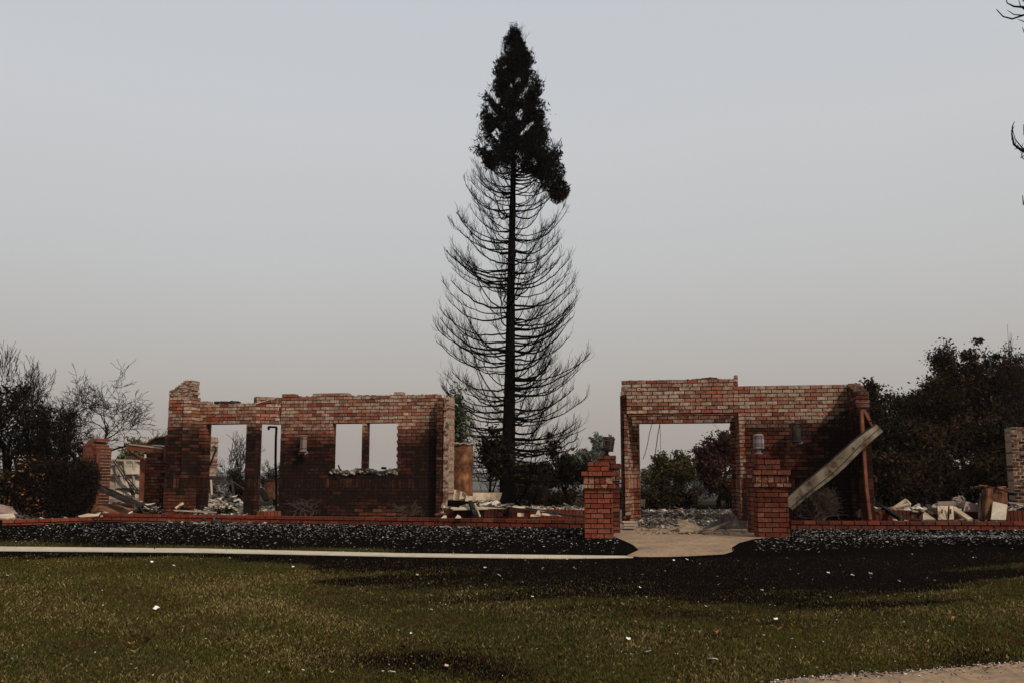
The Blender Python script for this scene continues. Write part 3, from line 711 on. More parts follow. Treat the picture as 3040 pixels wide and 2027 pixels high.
# ------------------------------------------------------------------ vegetation
def np_tubes(segs, n=3):
    """segs: array (k,8): p0,p1,r0,r1 -> prisms"""
    s = np.array(segs, dtype=np.float64); p0, p1, r0, r1 = s[:, 0:3], s[:, 3:6], s[:, 6:7], s[:, 7:8]
    d = p1 - p0; d /= np.maximum(np.linalg.norm(d, axis=1, keepdims=True), 1e-9)
    u = np.where(np.abs(d[:, 2:3]) < .9, [[0, 0, 1.]], [[1., 0, 0]]); x = np.cross(d, u); x /= np.linalg.norm(x, axis=1, keepdims=True); y = np.cross(d, x)
    V = []
    for r, p in ((r0, p0), (r1, p1)):
        for j in range(n):
            a = 2 * math.pi * j / n; V.append(p + x * r * math.cos(a) + y * r * math.sin(a))
    V = np.stack(V, 1); k = len(s); base = np.arange(k)[:, None] * 2 * n; F_ = []
    for j in range(n):
        b = (j + 1) % n; F_.append(np.concatenate([base + j, base + b, base + n + b, base + n + j], 1))
    return V.reshape(-1, 3), np.stack(F_, 1).reshape(-1, 4)
def segs_object(name, segs, mat, parent, n=3):
    V, Fc = np_tubes(segs, n); return np_object(name, V, Fc, np.full((len(V), 3), .3), mat, parent)
def leaves_np(centers, size, rng, cols, aspect=.55, droop=0.):
    """one little folded-free quad per centre, random direction; cols: (k,3) palette"""
    k = len(centers); a = rng.normal(size=(k, 3)); a[:, 2] -= droop; a /= np.linalg.norm(a, axis=1, keepdims=True)
    b = np.cross(a, rng.normal(size=(k, 3))); b /= np.linalg.norm(b, axis=1, keepdims=True)
    sz = size * rng.uniform(.55, 1.35, (k, 1)); a = a * sz; b = b * sz * aspect
    V = np.stack([centers - a, centers + b * .8, centers + a, centers - b * .8], 1).reshape(-1, 3)
    Fc = np.arange(4 * k).reshape(k, 4)
    pal = np.array(cols); c = pal[rng.integers(0, len(pal), k)] * rng.uniform(.55, 1.45, (k, 1))
    return V, Fc, np.repeat(c, 4, 0)
def grow(rr, p, d, L0, r0, depth, segs, tips, spread=.6, up=.12, kids=(3, 4), shrink=.68, jit=.16, nseg=4, minr=.004):
    pts = [p]; r = r0; r1 = max(minr, r0 * .62); d = d.normalized()
    for k in range(nseg):
        d = (d + Vector((rr.gauss(0, jit), rr.gauss(0, jit), rr.gauss(0, jit) + up))).normalized()
        q = pts[-1] + d * L0 / nseg; ra = r0 + (r1 - r0) * k / nseg; rb = r0 + (r1 - r0) * (k + 1) / nseg
        segs.append((*pts[-1], *q, ra, rb)); pts.append(q)
        if depth <= 1: tips.append(tuple(q))
    if depth <= 0: return
    nk = rr.randint(*kids)
    for j in range(nk):
        t = rr.uniform(.35, 1.) if j < nk - 1 else 1.; i = min(nseg, max(1, int(round(t * nseg)))); q = pts[i]
        ph = rr.uniform(0, 2 * math.pi); o = d.orthogonal().normalized(); o2 = d.cross(o)
        s = spread * rr.uniform(.6, 1.25) * (.5 if j == nk - 1 else 1)
        nd = (d + (o * math.cos(ph) + o2 * math.sin(ph)) * s * 1.2)
        grow(rr, q, nd, L0 * shrink * rr.uniform(.75, 1.2), max(minr, r1 * rr.uniform(.6, .85)), depth - 1, segs, tips, spread, up, kids, shrink, jit, max(2, nseg - 0), minr)
def bush_tree(name, label, cat, px, pbase, ptop, D, wpx, seed, pal, nleaf=5000, lsize=.09, clumps=26, bare=.0, trunkr=.12, group='burnt trees around the ruin', mat='twig', gap=.0, shape=1., depthf=.8, skel=4, drop=0.):
    """tree with trunk, limbs and a leafy crown made of clumps"""
    rr = random.Random(seed); rng = np.random.default_rng(seed)
    x = X_(px, D, (pbase + ptop) / 2); zb = min(float(gz(x, D)), zat(pbase, D)); zt = zat(ptop, D); H = zt - zb; Wd = wpx / F * D / 2
    root = thing(name, label, cat, (x, D, zb), group)
    segs = []; tips = []
    nt = 1 if trunkr > .05 else 5
    for _ in range(nt):
        grow(rr, Vector((x + rr.uniform(-.1, .1), D, zb)), Vector((rr.uniform(-.12, .12) * (3 if nt > 1 else 1), rr.uniform(-.1, .1), 1)), H * (.36 if nt == 1 else .3), trunkr, skel, segs, tips, spread=.62, up=.10, kids=(3, 4), shrink=.72, minr=.005)
    T = np.array(tips); S_ = np.array(segs)
    # fit the skeleton to the crown's size
    c0 = np.array([x, D, zb]); ext = np.abs(T - c0).max(0)
    sc = np.array([Wd / np.percentile(np.abs(T[:, 0] - x), 97), Wd * depthf / np.percentile(np.abs(T[:, 1] - D), 97), H / (T[:, 2].max() - zb)])
    for k in (0, 3): S_[:, k:k + 3] = (S_[:, k:k + 3] - c0) * sc + c0
    T = (T - c0) * sc + c0
    thick = S_[:, 6] > trunkr * .55
    if thick.any(): segs_object('trunk', S_[thick], 'char', root, 6)
    segs_object('limbs', S_[~thick], mat, root, 3)
    if nleaf:
        cent = T[rng.integers(0, len(T), clumps)]
        z_ok = cent[:, 2] > zb + H * drop; cent = cent[z_ok] if z_ok.any() else cent
        cent[:, 0] = x + (cent[:, 0] - x) * .92
        k = rng.integers(0, len(cent), int(nleaf * .36)); rad = rng.uniform(.55, 1.25, len(cent)) * Wd * .27
        n3 = rng.normal(size=(len(k), 3)); n3 /= np.linalg.norm(n3, axis=1, keepdims=True)
        C1 = cent[k] + n3 * rad[k][:, None] * (rng.uniform(0, 1, (len(k), 1)) ** .45) * [1, 1, .75]
        C2 = T[rng.integers(0, len(T), nleaf - len(k))] + rng.normal(size=(nleaf - len(k), 3)) * .12 * (1 + Wd * .10)
        C = np.concatenate([C1, C2]); C = C[(C[:, 2] > zb + H * drop * .8) & (C[:, 2] < zt + .1)]
        V, Fc, Cc = leaves_np(C, lsize, rng, pal)
        np_object('crown', V, Fc, Cc, 'leaf', root)
    return root
DK = [(.009, .007, .005), (.014, .010, .006), (.007, .007, .005), (.022, .014, .008)]
BRN = [(.022, .013, .007), (.036, .019, .009), (.014, .010, .006), (.020, .015, .008), (.050, .026, .012)]
OLV = [(.030, .026, .009), (.048, .038, .011), (.02, .019, .008), (.062, .042, .014)]
GRF = [(.065, .075, .055), (.09, .092, .068), (.05, .057, .043)]  # far greens lightened: smoke haze painted into the leaf colour
GRN = [(.035, .045, .022), (.05, .058, .028), (.025, .032, .018), (.065, .062, .035)]

# the tall conifer -------------------------------------------------
TD = 33.0; TX = X_(1508, TD, 1450); TZ = 0.0; ttop = at(1525, 80, TD)
TR = thing('conifer_tree', 'very tall burnt conifer, bare up-curving branches below and a dark needled tip, behind the ruins', 'tree', (TX, TD, TZ))
trunkline = [(1506, 1500), (1508, 1400), (1511, 1300), (1512, 1200), (1514, 1100), (1516, 900), (1520, 700), (1524, 500), (1526, 300), (1526, 90)]
def tc_at(z):   # trunk centre at height z
    return float(np.interp(z, TZs, TXs))
TP = [at(x, y, TD) for x, y in trunkline]; TZs = [p.z for p in TP]; TXs = [p.x for p in TP]
def z_of(py): return zat(py, TD, 1520)
def trad(py): return interp(py, [(80, 2), (300, 4.5), (500, 8), (700, 10.5), (900, 12.5), (1100, 15.5), (1300, 19), (1400, 21), (1470, 26), (1510, 34)]) / F * TD
m = MB(); pts = []; rad = []
for py in list(range(1510, 80, -12)): pts.append((tc_at(z_of(py)), TD, z_of(py))); rad.append(trad(py) * random.uniform(.94, 1.06))
m.tube(pts, rad, 12); m.build('trunk', 'char', TR, smooth=True)
envL = [(80, 1522), (130, 1486), (245, 1448), (336, 1422), (440, 1396), (480, 1400), (620, 1344), (750, 1322), (890, 1303), (1000, 1281), (1100, 1296), (1170, 1310), (1290, 1340), (1450, 1370)]
envR = [(80, 1530), (168, 1574), (260, 1608), (362, 1634), (426, 1668), (490, 1678), (600, 1680), (700, 1697), (850, 1722), (905, 1712), (985, 1719), (1047, 1752), (1110, 1738), (1190, 1744), (1270, 1738), (1370, 1732), (1450, 1700)]
rr = random.Random(42); segs = []; fol = []; needles = []
def branch(zt_py, phi):
    """one bough: tip height given in survey rows"""
    c, s = math.cos(phi), math.sin(phi)
    reach = (interp(zt_py, envR) - 1518) if c > 0 else (1518 - interp(zt_py, envL))
    other = ((interp(zt_py, envR) - 1518) + (1518 - interp(zt_py, envL))) / 2
    Lr = (reach * abs(c) + other * (1 - abs(c))) * rr.choice((rr.uniform(.9, 1.04), rr.uniform(.9, 1.04), rr.uniform(.5, .95))) / F * TD
    rise = Lr * interp(zt_py, [(100, 1.0), (500, .54), (900, .40), (1150, .34), (1300, .15), (1400, -.05)]) * rr.uniform(.75, 1.2)
    if rr.random() < .22 and zt_py > 400: Lr *= rr.uniform(.45, .8); rise = Lr * rr.uniform(.9, 1.5)
    ztip = z_of(zt_py); zb = ztip - rise; x0 = tc_at(zb); N = 12; pts = []; sag = rr.uniform(1.9, 2.9); r0 = min(.058, .014 + Lr * .0135) * rr.uniform(.6, 1.2)
    wob = rr.uniform(-.11, .11)
    for k in range(N + 1):
        t = k / N; h = Lr * (t ** .92) ; v = rise * (t ** sag) - Lr * .05 * math.sin(math.pi * t)
        side = wob * Lr * math.sin(math.pi * t) + rr.gauss(0, .008) * Lr * (0 < k < N)
        pts.append(Vector((x0 + c * h - s * side, TD + s * h + c * side, zb + v + rr.gauss(0, .006) * Lr * (0 < k < N))))
    for k in range(N): segs.append((*pts[k], *pts[k + 1], r0 * (1 - k / N * .72), r0 * (1 - (k + 1) / N * .72)))
    green = zt_py < 480
    ns = int(5 + Lr * 4.6)
    for j in range(ns):
        t = rr.uniform(.30, 1.) ** .7; i = min(N - 1, int(t * N)); p = pts[i].lerp(pts[i + 1], t * N - i); d = (pts[i + 1] - pts[i]).normalized()
        sd = d.cross(Vector((0, 0, 1))).normalized() * rr.choice((-1, 1))
        l = (.20 + .30 * Lr * (1 - t * .6)) * rr.uniform(.3, 1.15); l = min(l, 1.1)
        q = p; dd = (d * rr.uniform(.35, .9) + sd * rr.uniform(.3, 1.1) + Vector((0, 0, rr.uniform(-.35, .35)))).normalized(); rad_ = .0095 if l > .5 else .007
        for k in range(4):
            dd = (dd + Vector((0, 0, .26)) + Vector((rr.gauss(0, .08), rr.gauss(0, .08), 0))).normalized(); q2 = q + dd * l / 4
            segs.append((*q, *q2, rad_, rad_ * .8)); rad_ *= .8
            if k >= 0:
                for _ in range(1 if rr.random() < .9 else 0):
                    tw = (dd + Vector((rr.gauss(0, .55), rr.gauss(0, .55), rr.uniform(-.1, .7)))).normalized(); ll = rr.uniform(.08, .24)
                    mid = q2 + tw * ll * .55; tw2 = (tw + Vector((0, 0, .5))).normalized(); segs.append((*q2, *mid, .0045, .0035)); segs.append((*mid, *(mid + tw2 * ll * .5), .0035, .0025))
            q = q2
        if green: fol.append((tuple(p), tuple(q)))
for py in np.arange(96, 470, 6.5):
    for _ in range(3): branch(float(py) + rr.uniform(-5, 5), rr.uniform(0, 2 * math.pi))
for py in np.arange(440, 1450, 12.5):
    for sgn in (0, math.pi): branch(float(py) + rr.uniform(-8, 8), sgn + rr.gauss(0, .55))
    for _ in range(2 if rr.random() < .35 else 1): branch(float(py), rr.uniform(0, 2 * math.pi))
segs_object('branches', segs, 'char', TR, 3)
rng = np.random.default_rng(3); Fo = np.array(fol); k = rng.integers(0, len(Fo), 40000); tt = rng.uniform(.1, 1.3, (len(k), 1))
C = Fo[k, 0] * (1 - tt) + Fo[k, 1] * tt + rng.normal(size=(len(k), 3)) * [.11, .11, .10]; C[:, 2] -= rng.uniform(0, .20, len(k))
px, py = proj((C[:, 0], C[:, 1], C[:, 2]))
eL = np.interp(py, [p[0] for p in envL], [p[1] for p in envL]); eR = np.interp(py, [p[0] for p in envR], [p[1] for p in envR])
low = np.interp(px, [1380, 1420, 1460, 1500, 1540, 1580, 1620, 1690], [455, 475, 500, 480, 500, 520, 590, 605])
lob = 13 * np.sin(py * .085) + 9 * np.sin(py * .19 + 1) + 5 * np.sin(py * .5); lob2 = 13 * np.sin(py * .075 + 2) + 9 * np.sin(py * .21) + 5 * np.sin(py * .45)
hol = np.sin(px * .075 + 1.3 * np.sin(py * .05)) * np.sin(py * .06 + np.sin(px * .04 + 1)) + .35 * np.sin(px * .21) * np.sin(py * .17)
ok = (hol < .68 + .5 * np.clip((240 - py) / 100, 0, 1)) & (px > eL - 4 + lob * np.clip((py - 90) / 120, .2, 1)) & (px < eR + 4 + lob2 * np.clip((py - 90) / 120, .2, 1)) & (py < low + rng.normal(size=len(px)) * 9); C = C[ok]
# hanging side plume on the right
kk = 5200; tt = rng.uniform(0, 1, kk) ** .9; ang = rng.uniform(0, 2 * np.pi, kk); rad_ = np.sqrt(rng.uniform(0, 1, kk))
pl = [(1560, 430, 30), (1600, 450, 34), (1625, 490, 38), (1640, 530, 40), (1650, 560, 34), (1664, 590, 20)]
pxc = np.interp(tt * 5, range(6), [p[0] for p in pl]); pyc = np.interp(tt * 5, range(6), [p[1] for p in pl]); wr = np.interp(tt * 5, range(6), [p[2] for p in pl])
fx = pxc + np.cos(ang) * rad_ * wr + 10 * np.sin(tt * 17); fy = pyc + np.sin(ang) * rad_ * wr * .8; fD = TD + rng.normal(size=kk) * .35 - .5
C2 = np.array([tuple(at(a, b, c)) for a, b, c in zip(fx, fy, fD)])
C = np.concatenate([C, C2]); V, Fc, Cc = leaves_np(C, .078, rng, [(.006, .005, .004), (.010, .006, .004), (.004, .004, .003)], .28, droop=.9)
np_object('crown', V, Fc, Cc, 'leaf', TR)

# other trees ------------------------------------------------------
gB = 'burnt trees around the ruin'
def bare(label, px, pbase, ptop, D, wpx, seed, r=.1, skel=6, lean=0, group=gB, mat='twig', kids=(3, 3), sp=.78):
    rr = random.Random(seed); x = X_(px, D, pbase); zb = min(0., zat(pbase, D)); zt = zat(ptop, D); H = zt - zb; Wd = wpx / F * D / 2
    root = thing('bare_tree', label, 'tree', (x, D, zb), group); sg = []; tips = []
    grow(rr, Vector((x, D, zb)), Vector((lean, 0, 1)), H * .30, r, skel, sg, tips, spread=sp, up=.045, kids=kids, shrink=.76, jit=.17, minr=.0060)
    T = np.array(tips); S_ = np.array(sg); c0 = np.array([x, D, zb]); sc = np.array([Wd / np.percentile(np.abs(T[:, 0] - x), 98), Wd * .8 / np.percentile(np.abs(T[:, 1] - D), 98), H / (T[:, 2].max() - zb)])
    for k in (0, 3): S_[:, k:k + 3] = (S_[:, k:k + 3] - c0) * sc + c0
    th = S_[:, 6] > r * .5
    segs_object('trunk', S_[th], 'char', root, 6); segs_object('limbs', S_[~th], mat, root, 3)
    return root
bare('bare black tree fanning out behind the left brick chimney stub', 285, 1400, 1062, 29, 600, 11, .21, 7, .05)
bare('slim bare black tree leaning left, between the leafy edge tree and the fanning bare tree', 185, 1400, 1075, 31, 260, 13, .17, 7, -.1)
bare('bare black tree whose twigs rise above the leafy tree at the left edge', 40, 1440, 1005, 30, 260, 17, .17, 7)
bush_tree('broadleaf_tree', 'dark tree with sparse clinging leaves at the left edge of the photo', 'tree', 15, 1480, 1085, 27, 330, 21, DK, 3600, .065, 44, trunkr=.13)
bush_tree('broadleaf_tree', 'dense dark leafy tree low at the left edge, behind the hedge', 'tree', 35, 1490, 1180, 27.5, 270, 29, DK, 2200, .055, 44, trunkr=.1)
bush_tree('broadleaf_tree', 'lower scorched tree behind the hedge, below the slim bare tree', 'tree', 120, 1480, 1200, 28.5, 250, 22, DK, 2400, .06, 30, trunkr=.1)
bush_tree('broadleaf_tree', 'hazy olive round tree far behind the bent garage door', 'tree', 352, 1400, 1296, 62, 175, 23, [(.09, .075, .03), (.06, .055, .025)], 5000, .15, 22, trunkr=.2, drop=.25)
bush_tree('broadleaf_tree', 'green-grey leafy tree rising just behind the right end of the left ruin', 'tree', 1375, 1490, 1143, 28.5, 120, 24, GRN, 4200, .062, 26, trunkr=.09, drop=.2)
bush_tree('broadleaf_tree', 'dark scorched shrubby tree left of the tall conifer trunk, behind the rusty tank', 'tree', 1452, 1500, 1260, 30, 125, 25, DK, 4200, .07, 28, trunkr=.07)
bush_tree('broadleaf_tree', 'dark drooping scorched tree right of the tall conifer, beside the left gate pillars', 'tree', 1690, 1500, 1290, 31, 130, 26, DK, 3300, .07, 22, trunkr=.08)
bush_tree('broadleaf_tree', 'olive-brown low tree right behind the foot of the tall conifer', 'tree', 1600, 1500, 1375, 38, 170, 27, OLV + DK, 3600, .09, 26, trunkr=.08)
gF = 'hazy far trees'
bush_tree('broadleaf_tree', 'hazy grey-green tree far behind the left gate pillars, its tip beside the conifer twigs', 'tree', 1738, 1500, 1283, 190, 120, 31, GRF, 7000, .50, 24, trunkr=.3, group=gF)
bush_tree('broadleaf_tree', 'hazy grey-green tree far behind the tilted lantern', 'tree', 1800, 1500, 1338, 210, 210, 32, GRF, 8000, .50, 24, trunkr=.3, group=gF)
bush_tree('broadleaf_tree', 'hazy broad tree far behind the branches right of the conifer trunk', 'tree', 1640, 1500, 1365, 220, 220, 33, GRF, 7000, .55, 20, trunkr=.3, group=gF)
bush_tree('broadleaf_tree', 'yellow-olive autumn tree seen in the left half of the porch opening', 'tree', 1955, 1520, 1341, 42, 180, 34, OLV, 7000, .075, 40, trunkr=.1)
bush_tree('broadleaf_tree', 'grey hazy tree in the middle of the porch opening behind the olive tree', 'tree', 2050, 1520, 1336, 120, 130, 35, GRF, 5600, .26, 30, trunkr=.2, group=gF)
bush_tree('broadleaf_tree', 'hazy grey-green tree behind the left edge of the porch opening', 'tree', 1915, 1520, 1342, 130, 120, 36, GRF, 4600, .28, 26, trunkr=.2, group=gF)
bush_tree('broadleaf_tree', 'tall dark red-brown scorched tree filling the right half of the porch opening', 'tree', 2122, 1530, 1284, 36, 190, 37, [(.032, .014, .011), (.022, .012, .010), (.045, .02, .014)], 11000, .07, 56, trunkr=.11)
for i, (px, top_, D, w, lab) in enumerate([(25, 1400, 28, 150, 'dark green thicket at the left edge left of the hedge'), (190, 1395, 30, 220, 'dark thicket behind the hedge below the bare trees'), (1945, 1450, 33, 110, 'low scorched thicket under the olive tree in the porch opening'), (2010, 1430, 34, 100, 'dark scorched thicket between the olive tree and the red-brown tree'), (2165, 1400, 33, 70, 'scorched thicket behind the right reveal of the porch'), (1560, 1440, 36, 120, 'dark scorched thicket just right of the conifer foot'), (1680, 1450, 35, 110, 'dark scorched thicket behind the gate pillars'), (1800, 1440, 36, 150, 'dark scorched thicket hidden behind the left gate pillars'), (2300, 1380, 34, 240, 'scorched thicket behind the dark wall of the porch ruin'), (2480, 1330, 35, 240, 'scorched thicket behind the right end of the porch ruin'), (1000, 1440, 44, 300, 'low scorched thicket behind the two window openings'), (1250, 1400, 34, 220, 'scorched thicket behind the right end of the left ruin')]):
    bush_tree('scorched_shrub', lab, 'shrub', px, 1525, top_, D, w, 300 + i, DK + BRN, 2600, .06, 18, trunkr=.03, group='scorched thickets behind the ruins', skel=3)
# wood at the right
RT = [(2592, 1118, 44, 90, 'narrow hazy dark spruce just right of the leaning rusty post', 'spruce'),
      (2650, 1132, 31, 230, 'thin-leaved dark tree right of the rusty post, its top twigs bare', 0),
      (2755, 1100, 33, 240, 'brown-leaved tree left of the tallest brown oak in the right wood', 1),
      (2865, 1006, 34, 260, 'tallest brown-leaved oak of the right wood, twigs showing at its top', 1),
      (2985, 1040, 32, 190, 'brown tree between the tallest oak and the right edge', 1),
      (2925, 1075, 33.5, 230, 'brown tree filling the gap right of the tallest oak', 1),
      (2700, 1160, 34.5, 220, 'dark tree between the spruce and the tallest oak', 0),
      (3060, 1000, 35, 180, 'dark tree cut by the right edge above the broken chimney', 0),
      (2640, 1260, 28, 200, 'lower dark tree behind the leaning rusty post', 0),
      (2760, 1250, 28.5, 230, 'lower brown scorched tree in the middle of the right wood', 1),
      (2890, 1240, 29, 230, 'lower brown scorched tree behind the rusty cabinet', 1),
      (3010, 1250, 28, 200, 'lower dark tree behind the broken chimney', 0)]
for i, (px, top_, D, w, lab, k) in enumerate(RT):
    if k == 'spruce':
        rng = np.random.default_rng(88); x = X_(px, D, 1200); zb = 0.; zt = zat(top_, D); root = thing('spruce_tree', lab, 'tree', (x, D, zb), gB)
        t_ = rng.uniform(0, 1, 5200) ** .6; rad_ = (t_ * .95 + .03) * .85 * np.sqrt(rng.uniform(.1, 1, len(t_))) * (1 + .25 * np.sin(t_ * 60)); a_ = rng.uniform(0, 2 * np.pi, len(t_))
        C = np.stack([x + rad_ * np.cos(a_), D + rad_ * np.sin(a_), zt - t_ * (zt - 1.)], 1); V, Fc, Cc = leaves_np(C, .10, rng, [(.02, .028, .024), (.012, .017, .015)], .35, .5); np_object('crown', V, Fc, Cc, 'leaf', root)
        segs_object('trunk', [(x, D, 0, x, D, zt, .12, .01)], 'char', root, 8); continue
    bush_tree('broadleaf_tree', lab, 'tree', px, 1500, top_, D, w, 60 + i, (DK + [(.03, .026, .012)]) if k == 0 else BRN, 20000 if w > 250 else 14000, .060, 60 if w > 250 else 40, trunkr=.11, skel=5 if top_ < 1200 else 4)
bare('bare pale-twigged tree at the upper right edge above the wood', 3050, 1400, 960, 30, 150, 71, .08, 6)
for i in range(5):
    bush_tree('scorched_shrub', ['dark thicket just behind the leaning rusty post', 'dark thicket behind the pale triangular frame', 'dark thicket behind the white cracked panel', 'dark thicket behind the rusty cabinet', 'dark thicket left of the broken chimney'][i], 'shrub', 2630 + i * 92, 1520, 1335 + 14 * (i % 2), 26.2 + .3 * i, 190, 400 + i, BRN + DK, 6500, .055, 30, trunkr=.03, group='scorched thickets behind the ruins', skel=3)
# far line of trees fading in the smoke
rr = random.Random(9)
for i, (px, top_, w) in enumerate([(560, 1404, 46), (600, 1398, 50), (636, 1388, 52), (668, 1396, 40), (700, 1390, 54), (735, 1396, 44), (800, 1402, 36), (816, 1394, 30)]):
    bush_tree('distant_tree', 'blue-grey tree blurred by smoke in the far row seen through the empty doorways', 'tree', px, 1440, top_, 1500, w, 500 + i, GRN, 1100, 3.4, 14, trunkr=.3, group='smoke-veiled tree row through the doorways', skel=3)
# smaller burnt trees seen through the doorway
def bare_small(label, px, pb, pt_, D, w, seed, lean):
    return bare(label, px, pb, pt_, D, w, seed, .05, 5, lean, sp=.6, kids=(3, 4))
bare_small('crooked bare tree seen through the wide empty doorway of the left ruin', 775, 1500, 1278, 29, 280, 81, -.35)
bare_small('thin bare tree seen through the narrow opening of the left ruin', 812, 1500, 1360, 29.5, 110, 82, -.1)
bush_tree('scorched_shrub', 'small brown-leaved shrub beyond the rubble in the wide empty doorway', 'shrub', 712, 1480, 1402, 31, 60, 83, BRN, 1400, .05, 14, trunkr=.03, group='scorched thickets behind the ruins', skel=3)
# hedge bush behind the low wall, left
rng = np.random.default_rng(12); root = thing('hedge', 'large dark scorched hedge with curled orange leaves on its left side, behind the low wall', 'hedge', (X_(165, 24.6), 24.6, 0))
outl = [(30, 1500), (38, 1420), (52, 1375), (110, 1366), (200, 1364), (262, 1372), (296, 1400), (292, 1440), (270, 1500), (200, 1535), (90, 1530)]
def inside(x, y):
    c = np.zeros(x.shape, bool); n = len(outl)
    for i in range(n):
        x1, y1 = outl[i]; x2, y2 = outl[(i + 1) % n]
        c ^= ((y1 > y) != (y2 > y)) & (x < (x2 - x1) * (y - y1) / (y2 - y1 + 1e-9) + x1)
    return c
kx = rng.uniform(25, 300, 34000); ky = rng.uniform(1360, 1538, 34000); ok = inside(kx, ky); kx, ky = kx[ok], ky[ok]; jj = rng.uniform(0, 1, len(kx)) < .3; kx = kx + jj * rng.normal(size=len(kx)) * 9; ky = ky + jj * (rng.normal(size=len(kx)) * 8 - 4 + 7 * np.sin(kx * .09)); ky = np.minimum(ky, 1540)
dd = 24.6 + rng.uniform(-.75, .75, len(kx)); C = np.array([tuple(at(a, b, c)) for a, b, c in zip(kx, ky, dd)]); C += rng.normal(size=C.shape) * .03
V, Fc, Cc = leaves_np(C, .032, rng, [(.010, .007, .005), (.018, .011, .007), (.007, .006, .005)], .5); np_object('foliage', V, Fc, Cc, 'leaf', root)
s_ = (kx < 150) & (dd < 24.4); cm_ = np.sin(C[:, 0] * 9 + 1) * np.sin(C[:, 2] * 11) > -.1; Cl = C[s_ & cm_][::17].copy(); Cl[:, 1] -= .25; V, Fc, Cc = leaves_np(Cl, .042, rng, [(.20, .085, .03), (.30, .15, .06), (.10, .05, .02), (.05, .03, .015)], .5); np_object('curled_leaves', V, Fc, Cc, 'leaf', root)
sg = []; tips = []; rr = random.Random(4)
for k in range(16):
    p = at(rr.uniform(90, 260), 1530, 24.5 + rr.uniform(-.4, .4)); p.z = 0
    grow(rr, p, Vector((rr.uniform(-.4, .4), rr.uniform(-.2, .2), 1)), .55, .018, 4, sg, tips, spread=.45, up=.1, kids=(2, 3), shrink=.7, minr=.0035)
segs_object('stems', sg, 'twig', root)
# dead shrubs on the garden bed
def dead_shrub(label, px, pb, ptop, D, w, seed, n=5, mat='greytwig', group='dead shrubs in the garden bed', sp=.8, r=.018, skel=3, spread0=.9):
    rr = random.Random(seed); b = at(px, pb, D); root = thing('dead_shrub', label, 'shrub', (b.x, b.y, b.z), group); sg = []; tips = []; H = at(px, ptop, D).z - b.z
    for k in range(n):
        a = rr.uniform(0, 6.28); grow(rr, Vector(b) + Vector((rr.uniform(-.5, .5) * w * .25, rr.uniform(-.1, .1), 0)), Vector((math.cos(a) * spread0, math.sin(a) * spread0 * .5, 1)), H * .5, r, skel, sg, tips, spread=sp, up=.04, kids=(2, 3), shrink=.72, jit=.28, minr=.004)
    T = np.array(tips); S_ = np.array(sg); c0 = np.array(b); sc = np.array([w / 2 / np.abs(T[:, 0] - b.x).max(), min(.5, w / 2) / np.abs(T[:, 1] - b.y).max(), H / (T[:, 2].max() - b.z)])
    for k in (0, 3): S_[:, k:k + 3] = (S_[:, k:k + 3] - c0) * sc + c0
    segs_object('stems', S_, mat, root, 4); return root
dead_shrub('spidery grey dead shrub before the brick front, below the left wall lamp', 905, 1530, 1474, 22.8, 1.05, 3)
dead_shrub('spidery grey dead shrub before the brick front, right of the two window openings', 1205, 1535, 1478, 21.9, .85, 5)
dead_shrub('charred knotty stump shrub in the planter under the tall conifer', 1500, 1532, 1492, 21.4, .4, 6, mat='char', n=6)
dead_shrub('dense burnt bush of upright bristling stems at the foot of the fallen metal channel', 2430, 1543, 1425, 20.45, 1.25, 7, n=170, mat='greytwig', sp=.30, r=.011, skel=2, spread0=.6)
for i, (px, w) in enumerate([(560, .7), (470, .6), (660, .6), (230, .9)]):
    dead_shrub(['tangle of thin burnt stems before the pier of the left ruin', 'tangle of thin burnt stems at the low end of the fallen gutter beam', 'tangle of thin burnt stems before the wide empty doorway', 'tangle of thin burnt stems under the hedge'][i], px, 1524, 1496, 23.6 + (.6 if i == 3 else 0), w, 30 + i, n=9, mat='twig', r=.010)
# tree standing outside the frame on the right, whose twigs reach in
D = 13.; root = thing('bare_tree', 'bare tree just outside the right edge, only its upturned twig tips reaching in', 'tree', (X_(3420, D), D, float(gz(8.5, D))), gB)
sg = [(X_(3420, D), D, -.1, X_(3400, D), D, zat(300, D), .14, .10), (X_(3400, D), D, zat(300, D), X_(3400, D), D, zat(-500, D), .10, .05)]
segs_object('trunk', sg, 'char', root, 8)
sg2 = []; rr = random.Random(66)
for k in range(15):
    zz_ = 1.8 + k * .55; grow(rr, Vector((X_(3400, D), D, zz_)), Vector((rr.uniform(.1, 1) if k % 3 else rr.uniform(-.4, .2), rr.uniform(-1, 1), .3)), 1.5, .05, 4, sg2, [], spread=.6, up=.08, kids=(2, 3), shrink=.72, jit=.15, minr=.004)
sg2 = [s for s in sg2 if min(proj(s[0:3])[0], proj(s[3:6])[0]) > 3060]
segs_object('limbs', sg2, 'char', root, 3)
m = MB()
def tw(pts, r0=.012, r1=.004):
    P_ = [at(x, y, D) for x, y in pts]; m.tube(P_, [r0 + (r1 - r0) * k / (len(P_) - 1) for k in range(len(P_))], 5, cap=False)
tw([(3400, 180), (3200, 120), (3080, 40), (3040, 22), (3010, 20), (2990, 10), (2985, -10)], .03)
tw([(3200, 90), (3090, 35), (3040, 45), (3005, 57), (2978, 50), (2962, 33), (2958, 28)], .02)
tw([(3200, 70), (3080, 20), (3045, 10), (3025, -10)], .02); tw([(3060, 45), (3030, 20), (3024, 0)], .012)
tw([(3120, 45), (3045, 47), (3010, 44), (2990, 31)], .014); tw([(3150, 90), (3060, 66), (3040, 65), (3022, 58)], .014); tw([(3100, 70), (3050, 100), (3040, 96), (3035, 82)], .012)
tw([(3400, 700), (3200, 560), (3080, 470), (3030, 445), (3010, 430), (3004, 400), (3006, 375), (3012, 361)], .03)
